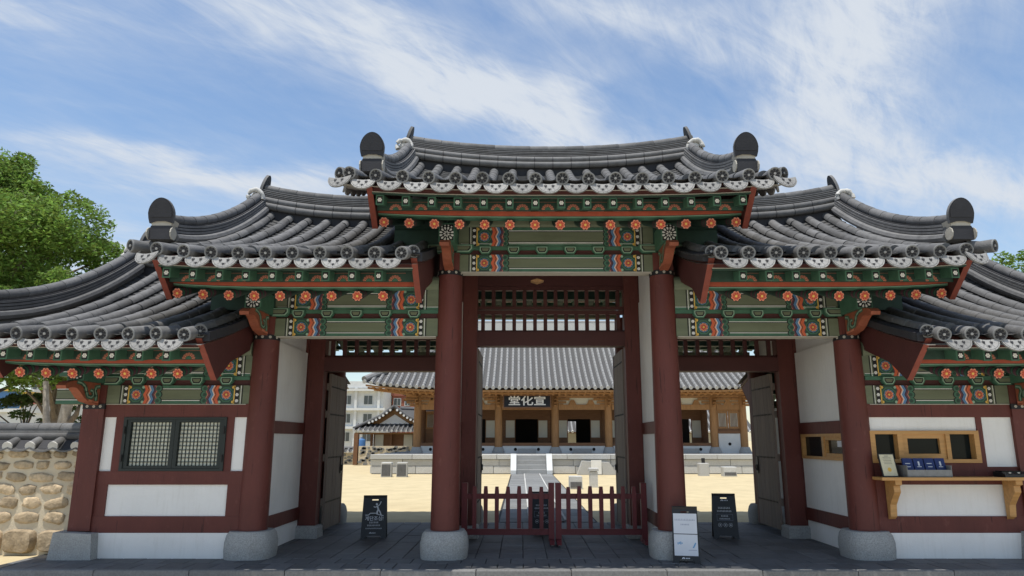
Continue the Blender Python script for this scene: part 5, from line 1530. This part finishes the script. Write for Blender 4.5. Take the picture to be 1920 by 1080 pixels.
def tree(name, x, y, h, cr, label, m_, bark='bark', trunk_r=.28, clusters=26, per=520, size=.16, low=.35, sx=1.0, seed=1, squash=.75, shape=None, sprigs=0):
    t = thing(name, (x, y, 0), label, 'tree'); q = random.Random(seed)
    cs, rs = [], []
    for k in range(clusters):
        a = q.uniform(0, 2 * math.pi); u_ = q.uniform(0, 1); zc = low * h + (h * .93 - low * h) * u_
        prof = shape(u_) if shape else math.sin(math.pi * (.12 + .80 * u_)) ** .8
        rr = cr * prof * q.uniform(.25, 1.0) ** .5
        cs.append((x + rr * math.cos(a) * sx, y + rr * math.sin(a), zc)); rs.append(cr * q.uniform(.13, .30))
    n0 = len(cs)
    for k in range(sprigs):  # loose sprays around the outside
        c, r_ = cs[k % n0], rs[k % n0]; a, e = q.uniform(0, 2 * math.pi), q.uniform(-.4, 1.2)
        d_ = r_ * q.uniform(.9, 1.45)
        cs.append((c[0] + d_ * math.cos(a) * math.cos(e), c[1] + d_ * math.sin(a) * math.cos(e), c[2] + d_ * math.sin(e) * squash)); rs.append(q.uniform(.18, .42))
    link('crown', leaves(None, cs, rs, per, size, m_, squash), t)
    cs = cs[:n0]
    mb = MB(); top = (x + .2, y, h * .72)
    pts = [(x, y, -.05), (x + .05, y, h * .2), (x - .08, y + .1, h * .42), top]
    mb.tube(pts, [trunk_r, trunk_r * .8, trunk_r * .55, trunk_r * .15], bark, 10)
    tr = mb.build('trunk', t, 60)
    for c in cs[::2]:
        zb = min(c[2] * .75, h * .6); mb = MB(); base = (x, y + .03, max(h * .18, zb - h * .08))
        mid = ((base[0] + c[0]) / 2, (base[1] + c[1]) / 2, (base[2] + c[2]) / 2 + .15)
        mb.tube([base, mid, c], [trunk_r * .32, trunk_r * .2, trunk_r * .05], bark, 6); mb.build('limb', tr, 60)
    return t
def px_x(u, depth, v=640): return (u - 976) * depth / 1320 / (1.0 + (v - 640) * .00017) - .54
tree('leafy_tree', -20.5, 14.5, 12.2, 5.0, 'large bright green leafy tree rising behind the left wing roof', 'leaf', clusters=110, per=1150, size=.095, low=.38, seed=4, squash=.75, sprigs=220,
     shape=lambda u_: (1.0 if u_ < .5 else max(.12, 1.0 - ((u_ - .5) / .5) ** 1.3 * .95)))
tree('leafy_tree', -15.4, 12.4, 7.3, 2.4, 'smaller leafy tree whose branch tips reach the edge of the left side roof', 'leaf', clusters=30, per=1200, size=.08, low=.45, seed=9, sprigs=80)
tree('leafy_tree', 19.0, 14.0, 9.3, 2.4, 'leafy tree peeping over the right wing roof', 'leaf', clusters=36, per=1200, size=.085, low=.35, seed=11, sprigs=80)
tree('pine_tree', -19.2, 16.5, 3.5, 1.9, 'low spreading pine beyond the garden wall', 'leaf_pine', clusters=24, per=900, size=.09, low=.52, sx=1.25, seed=5, trunk_r=.12, squash=.45)
tree('pine_tree', -16.6, 19.5, 3.2, 1.5, 'small pine beside the pale trunk beyond the garden wall', 'leaf_pine', clusters=16, per=900, size=.09, low=.5, sx=1.2, seed=6, trunk_r=.10, squash=.45)
tree('leafy_shrub', 14.4, 27.2, 3.6, 1.0, 'dark green shrub at the far end of the hall', 'leaf_dark', clusters=14, per=800, size=.10, low=.2, seed=8, trunk_r=.06)
# old pale trunk with hanging bark
t = thing('old_trunk', (-13.2, 9.2, 0), 'pale grey peeling tree trunk beyond the garden wall', 'tree')
mb = MB(); mb.tube([(-13.2, 9.2, -.05), (-13.15, 9.2, 1.2), (-13.05, 9.2, 2.4), (-12.95, 9.2, 3.4)], [.22, .16, .14, .12], 'bark_pale', 12); mb.build('trunk', t, 60)
mb = MB(); mb.tube([(-13.2, 9.2, 1.3), (-13.55, 9.2, 2.1), (-13.75, 9.25, 3.2)], [.11, .09, .07], 'bark_pale', 10); mb.build('limb', t, 60)
mb = MB(); mb.tube([(-13.1, 9.2, 1.8), (-12.75, 9.2, 2.3), (-12.6, 9.2, 3.0)], [.09, .07, .05], 'bark', 10); mb.build('limb', t, 60)
link('crown', leaves(None, [(-13.6, 9.3, 3.9), (-12.8, 9.2, 4.0), (-13.2, 9.0, 4.4), (-12.1, 9.4, 3.8), (-14.3, 9.4, 3.8)], [.75, .7, .8, .6, .6], 700, .10, 'leaf_dark'), t)

# ------------------------------------------------------------------ red picket barriers across the middle passage
def barrier(x0, x1, y, label, n, feet):
    t = thing('picket_barrier', ((x0 + x1) / 2, y, 0), label, 'barrier', 'red picket barriers closing the middle passage')
    for z0, z1 in ((.155, .245), (.695, .775)):
        mb = MB(); mb.box(x0, x1, y - .02, y + .02, z0, z1, 'fence_red'); mb.build('rail', t)
    pk = MB(); pk.prism([(-.03, .25), (.03, .25), (.034, .80), (.026, .885), (-.026, .885), (-.034, .80)], -.021, .021, 'y', 'fence_red'); a = pk.mesh('picket')
    pk = MB(); pk.prism([(-.027, .25), (.027, .25), (.027, .885), (-.027, .885)], -.019, .019, 'y', 'fence_red')
    for k in range(n):
        x = x0 + .11 + (x1 - x0 - .22) * (k + .5) / n
        link('picket', a, t, (x, y - .045, random.uniform(-.008, .008)))
    for q, xx in enumerate((x0 + .04, x1 - .04)):
        mb = MB(); mb.box(xx - .045, xx + .045, y - .048, y + .045, .06, .94, 'fence_red'); mb.build('end_post', t)
        mb = MB(); mb.prism([(y - .26, .035), (y + .26, .035), (y + .20, .10), (y - .20, .10)], xx - .035, xx + .035, 'x', 'fence_red'); mb.build('foot', t)
        for dy in (-.2, .2):
            mb = MB(); mb.tube([(xx - .016, y + dy, .024), (xx + .016, y + dy, .024)], .024, 'steel', 10); mb.build('caster', t)
barrier(-1.46, -.015, 1.12, 'left red wooden picket barrier across the middle doorway', 7, 0)
barrier(.015, 1.44, 1.12, 'right red wooden picket barrier across the middle doorway', 7, 0)

# ------------------------------------------------------------------ folding signs
def folding_sign(name, x, y, w, h, turn, label, face):
    """Two boards leaning together; face(P) paints the front one."""
    t = thing(name, (x, y, 0), label, 'sign')
    lean = R(11)
    M0 = Matrix.Translation((x, y, 0)) @ Matrix.Rotation(R(turn), 4, 'Z')
    for q, nm in ((1, 'front_board'), (-1, 'back_board')):
        mb = MB(); sl = .045
        # cut-out feet at the bottom and a grip slot at the top
        wt = w * .93
        out = [(-w / 2, 0), (-w / 2 + .07, 0), (-w / 2 + .10, .05), (w / 2 - .10, .05), (w / 2 - .07, 0), (w / 2, 0), (wt / 2, h), (-wt / 2, h)]
        zs = h - .075
        left = [(-w / 2, 0), (-w / 2 + .07, 0), (-w / 2 + .10, .05), (0, .05), (0, zs - .012), (-sl * 1.2, zs - .012), (-sl * 1.2, zs + .012), (0, zs + .012), (0, h), (-wt / 2, h)]
        mb.prism(left, 0, .025, 'y', 'sign_black'); mb.prism([(-a, b) for a, b in left][::-1], 0, .025, 'y', 'sign_black')
        if q == 1: face(Paint((0, 0, 0), mb=mb, step=.002), w, h)
        M1 = M0 @ (Matrix.Identity(4) if q == 1 else Matrix.Rotation(math.pi, 4, 'Z')) @ Matrix.Translation((0, -math.sin(lean) * h - .005, 0)) @ Matrix.Rotation(-lean, 4, 'X')
        mb.mapped(lambda p: M1 @ p).build(nm, t)
        if q == 1: t_mat = M1
    mb = MB(); mb.box(-w * .3, w * .3, -.02, .02, h * .96, h * .975, 'iron'); mb.mapped(lambda p: M0 @ p).build('hinge', t)
    return t, t_mat
def logo(P, x, y, s_):
    P.petals(x, y, s_ * .2, s_, 5, s_ * .5, 'sign_white', 1, 0, R(0), R(180))
    for k in range(3): P.rect(x + s_ * (1.3 + k * .9), x + s_ * (1.95 + k * .9), y + s_ * .1, y + s_ * .7, 'sign_white', 1)
def marks(P, x, y, n, w, h, m_='sign_white', gap=.28):
    """A line of print too small to read."""
    for k in range(n):
        x0 = x - n * w / 2 + k * w
        P.rect(x0, x0 + w * (1 - gap), y, y + h * .32, m_, 1); P.rect(x0 + w * .1, x0 + w * .3, y, y + h, m_, 1); P.rect(x0, x0 + w * (1 - gap) * .8, y + h * .75, y + h, m_, 1)
def lettering(t, Mx, body, size, x, z, m_):
    me = text_polys(body, size, 'lettering'); me.materials.clear(); me.materials.append(MATS[m_])
    me.transform(Mx @ Matrix.Translation((x, -.004, z)) @ Matrix.Rotation(R(90), 4, 'X')); link('lettering', me, t)
def face_fall(P, w, h):
    # stick figure slipping on steps
    def stroke(pts, wd, m_='sign_white'):
        for a, b in zip(pts[:-1], pts[1:]):
            a, b = Vector(a), Vector(b); d = (b - a).normalized(); n = Vector((-d.y, d.x)) * wd / 2
            P.poly([a - n, b - n, b + n, a + n], m_, 1)
    y = h * .54
    stroke([(-.15, y), (-.10, y), (-.07, y + .03), (.02, y + .03), (.07, y + .005), (.15, y - .01)], .012)
    P.disc(.03, y + .175, .020, 'sign_white', 1, 10)
    stroke([(.035, y + .15), (.06, y + .09), (.04, y + .05), (.045, y + .01)], .026); stroke([(.06, y + .09), (.09, y + .05), (.11, y - .005)], .020)
    stroke([(.045, y + .14), (.08, y + .17), (.10, y + .22)], .014); stroke([(.04, y + .14), (.0, y + .125), (-.02, y + .14)], .014)
    marks(P, 0, h * .355, 6, .026, .024); marks(P, 0, h * .29, 9, .024, .022); marks(P, 0, h * .225, 16, .017, .016)
    logo(P, -.05, h * .12, .022)
sg, Mx = folding_sign('folding_sign', -3.00, 1.98, .42, .70, 6, 'black folding sign with a slipping figure in the left side passage', face_fall)
lettering(sg, Mx, '계단조심!', .078, 0, .70 * .455, 'sign_white')
def face_small(P, w, h):
    logo(P, -.03, h * .83, .026)
    marks(P, 0, h * .66, 8, .025, .026); marks(P, 0, h * .59, 10, .024, .026)
    for q in ((-.13, .13, .535, .54), (-.13, .13, .40, .405), (-.13, -.127, .405, .535), (.127, .13, .405, .535)): P.rect(q[0], q[1], h * q[2], h * q[3], 'sign_ink', 1)
    marks(P, 0, h * .485, 5, .024, .022); marks(P, 0, h * .425, 8, .022, .02)
    for k in (-1, 0, 1):
        P.disc(k * .085, h * .30, .032, 'sign_white', 1, 16); P.disc(k * .085, h * .30, .028, 'sign_black', 2, 16); P.rect(k * .085 - .012, k * .085 + .012, h * .30 - .008, h * .30 + .008, 'sign_white', 3)
folding_sign('folding_sign', 2.90, 1.98, .41, .73, -9, 'plain black folding sign with small white print in the right side passage', face_small)
def face_white(P, w, h):
    for z0, z1 in ((.095, .365), (.375, .635)): P.rect(-w * .43, w * .43, z0, z1, 'sign_white', 1)
    marks2(P, 0, .545, 13, .021, .022); marks2(P, 0, .485, 6, .020, .020)
    for k in range(4): P.rect(-.11 + k * .018, -.098 + k * .018, .235 + .008 * (k % 2), .262 + .006 * (k % 3), 'sign_blue', 2)
    P.poly([(.085, .20), (.10, .19), (.135, .255), (.122, .265)], 'sign_blue', 2); P.rect(.03, .14, .165, .17, 'sign_ink', 2)
    logo(P, -.04, .055, .022)
def marks2(P, x, y, n, w, h):
    for k in range(n):
        x0 = x - n * w / 2 + k * w
        P.rect(x0, x0 + w * .7, y, y + h * .25, 'sign_ink', 2); P.rect(x0 + w * .2, x0 + w * .38, y, y + h, 'sign_ink', 2)
folding_sign('folding_sign', 1.70, -.40, .36, .73, -12, 'black folding sign with two white sheets standing before the middle right column', face_white)
folding_sign('folding_sign', -.17, 2.55, .40, .72, 2, 'black folding sign with white print standing behind the picket barriers', face_small)

# ------------------------------------------------------------------ things on the ticket shelf
t = thing('framed_certificate', (4.62, -.33, 1.10), 'small black framed cream certificate propped on the ticket shelf', 'frame')
Mf = Matrix.Translation((4.60, -.36, 1.102)) @ Matrix.Rotation(R(8), 4, 'Z') @ Matrix.Rotation(R(-14), 4, 'X')
mb = MB(); mb.box(-.12, .12, 0, .016, 0, .325, 'frame_black'); mb.mapped(lambda p: Mf @ p).build('frame', t)
mb = MB(); P = Paint((0, 0, 0), mb=mb, step=.002); P.rect(-.105, .105, .015, .31, 'certificate', 1); P.disc(0, .10, .03, 'yellow', 2, 10)
for k in range(5): P.rect(-.06, .06, .18 + .022 * k, .184 + .022 * k, 'tile_apron_line', 2)
P.rect(-.03, .03, .285, .292, 'tile_apron_line', 2)
mb.mapped(lambda p: Mf @ p).build('sheet', t)
mb = MB(); mb.box(-.01, .01, .016, .12, 0, .2, 'frame_black'); mb.mapped(lambda p: Mf @ p).build('stand', t)
t = thing('booklet_rack', (5.10, -.33, 1.10), 'clear rack on the ticket shelf holding the dark blue booklets', 'rack')
for a, b, y0, y1, z0, z1 in ((4.80, 5.40, -.42, -.16, 1.102, 1.115), (4.80, 5.40, -.43, -.42, 1.115, 1.20), (4.79, 4.80, -.43, -.16, 1.102, 1.26), (5.40, 5.41, -.43, -.16, 1.102, 1.26)):
    mb = MB(); mb.box(a, b, y0, y1, z0, z1, 'tile_face'); mb.build('rack_panel', t)
for k in range(4):
    x = 4.875 + k * .15
    mb = MB(); Mb = Matrix.Translation((x, -.36, 1.118)) @ Matrix.Rotation(R(-16), 4, 'X')
    mb.box(-.067, .067, 0, .035, 0, .245, 'booklet_blue'); P = Paint((0, 0, 0), mb=mb, step=.002); P.rect(-.03, .03, .12, .13, 'sign_white', 1); P.rect(-.012, .012, .14, .20, 'sign_white', 1) if k % 2 else P.rect(-.04, .03, .165, .175, 'sign_white', 1)
    tag(mb.mapped(lambda p: Mb @ p).build('booklet'), ['dark blue booklet nearest the certificate in the shelf rack', 'dark blue booklet second from the certificate in the shelf rack', 'dark blue booklet third from the certificate in the shelf rack', 'dark blue booklet farthest from the certificate in the shelf rack'][k], 'booklet', 'booklets on the ticket shelf')
t = thing('card_terminal', (6.35, -.32, 1.10), 'flat black device with glossy knobs at the outer end of the ticket shelf', 'device')
mb = MB(); mb.prism([(-.45, 1.102), (-.2, 1.102), (-.2, 1.17), (-.38, 1.165), (-.45, 1.14)], 6.12, 6.58, 'x', 'sign_black'); mb.build('body', t)
mb = MB(); mb.box(6.14, 6.42, -.36, -.22, 1.168, 1.182, 'window_glass'); mb.build('screen', t)
for x in (6.20, 6.32):
    mb = MB(); mb.lathe([(.001, 0), (.02, .004), (.02, .016), (.001, .02)], (x, -.43, 1.15), 10, 'steel'); mb.build('knob', t, 40)
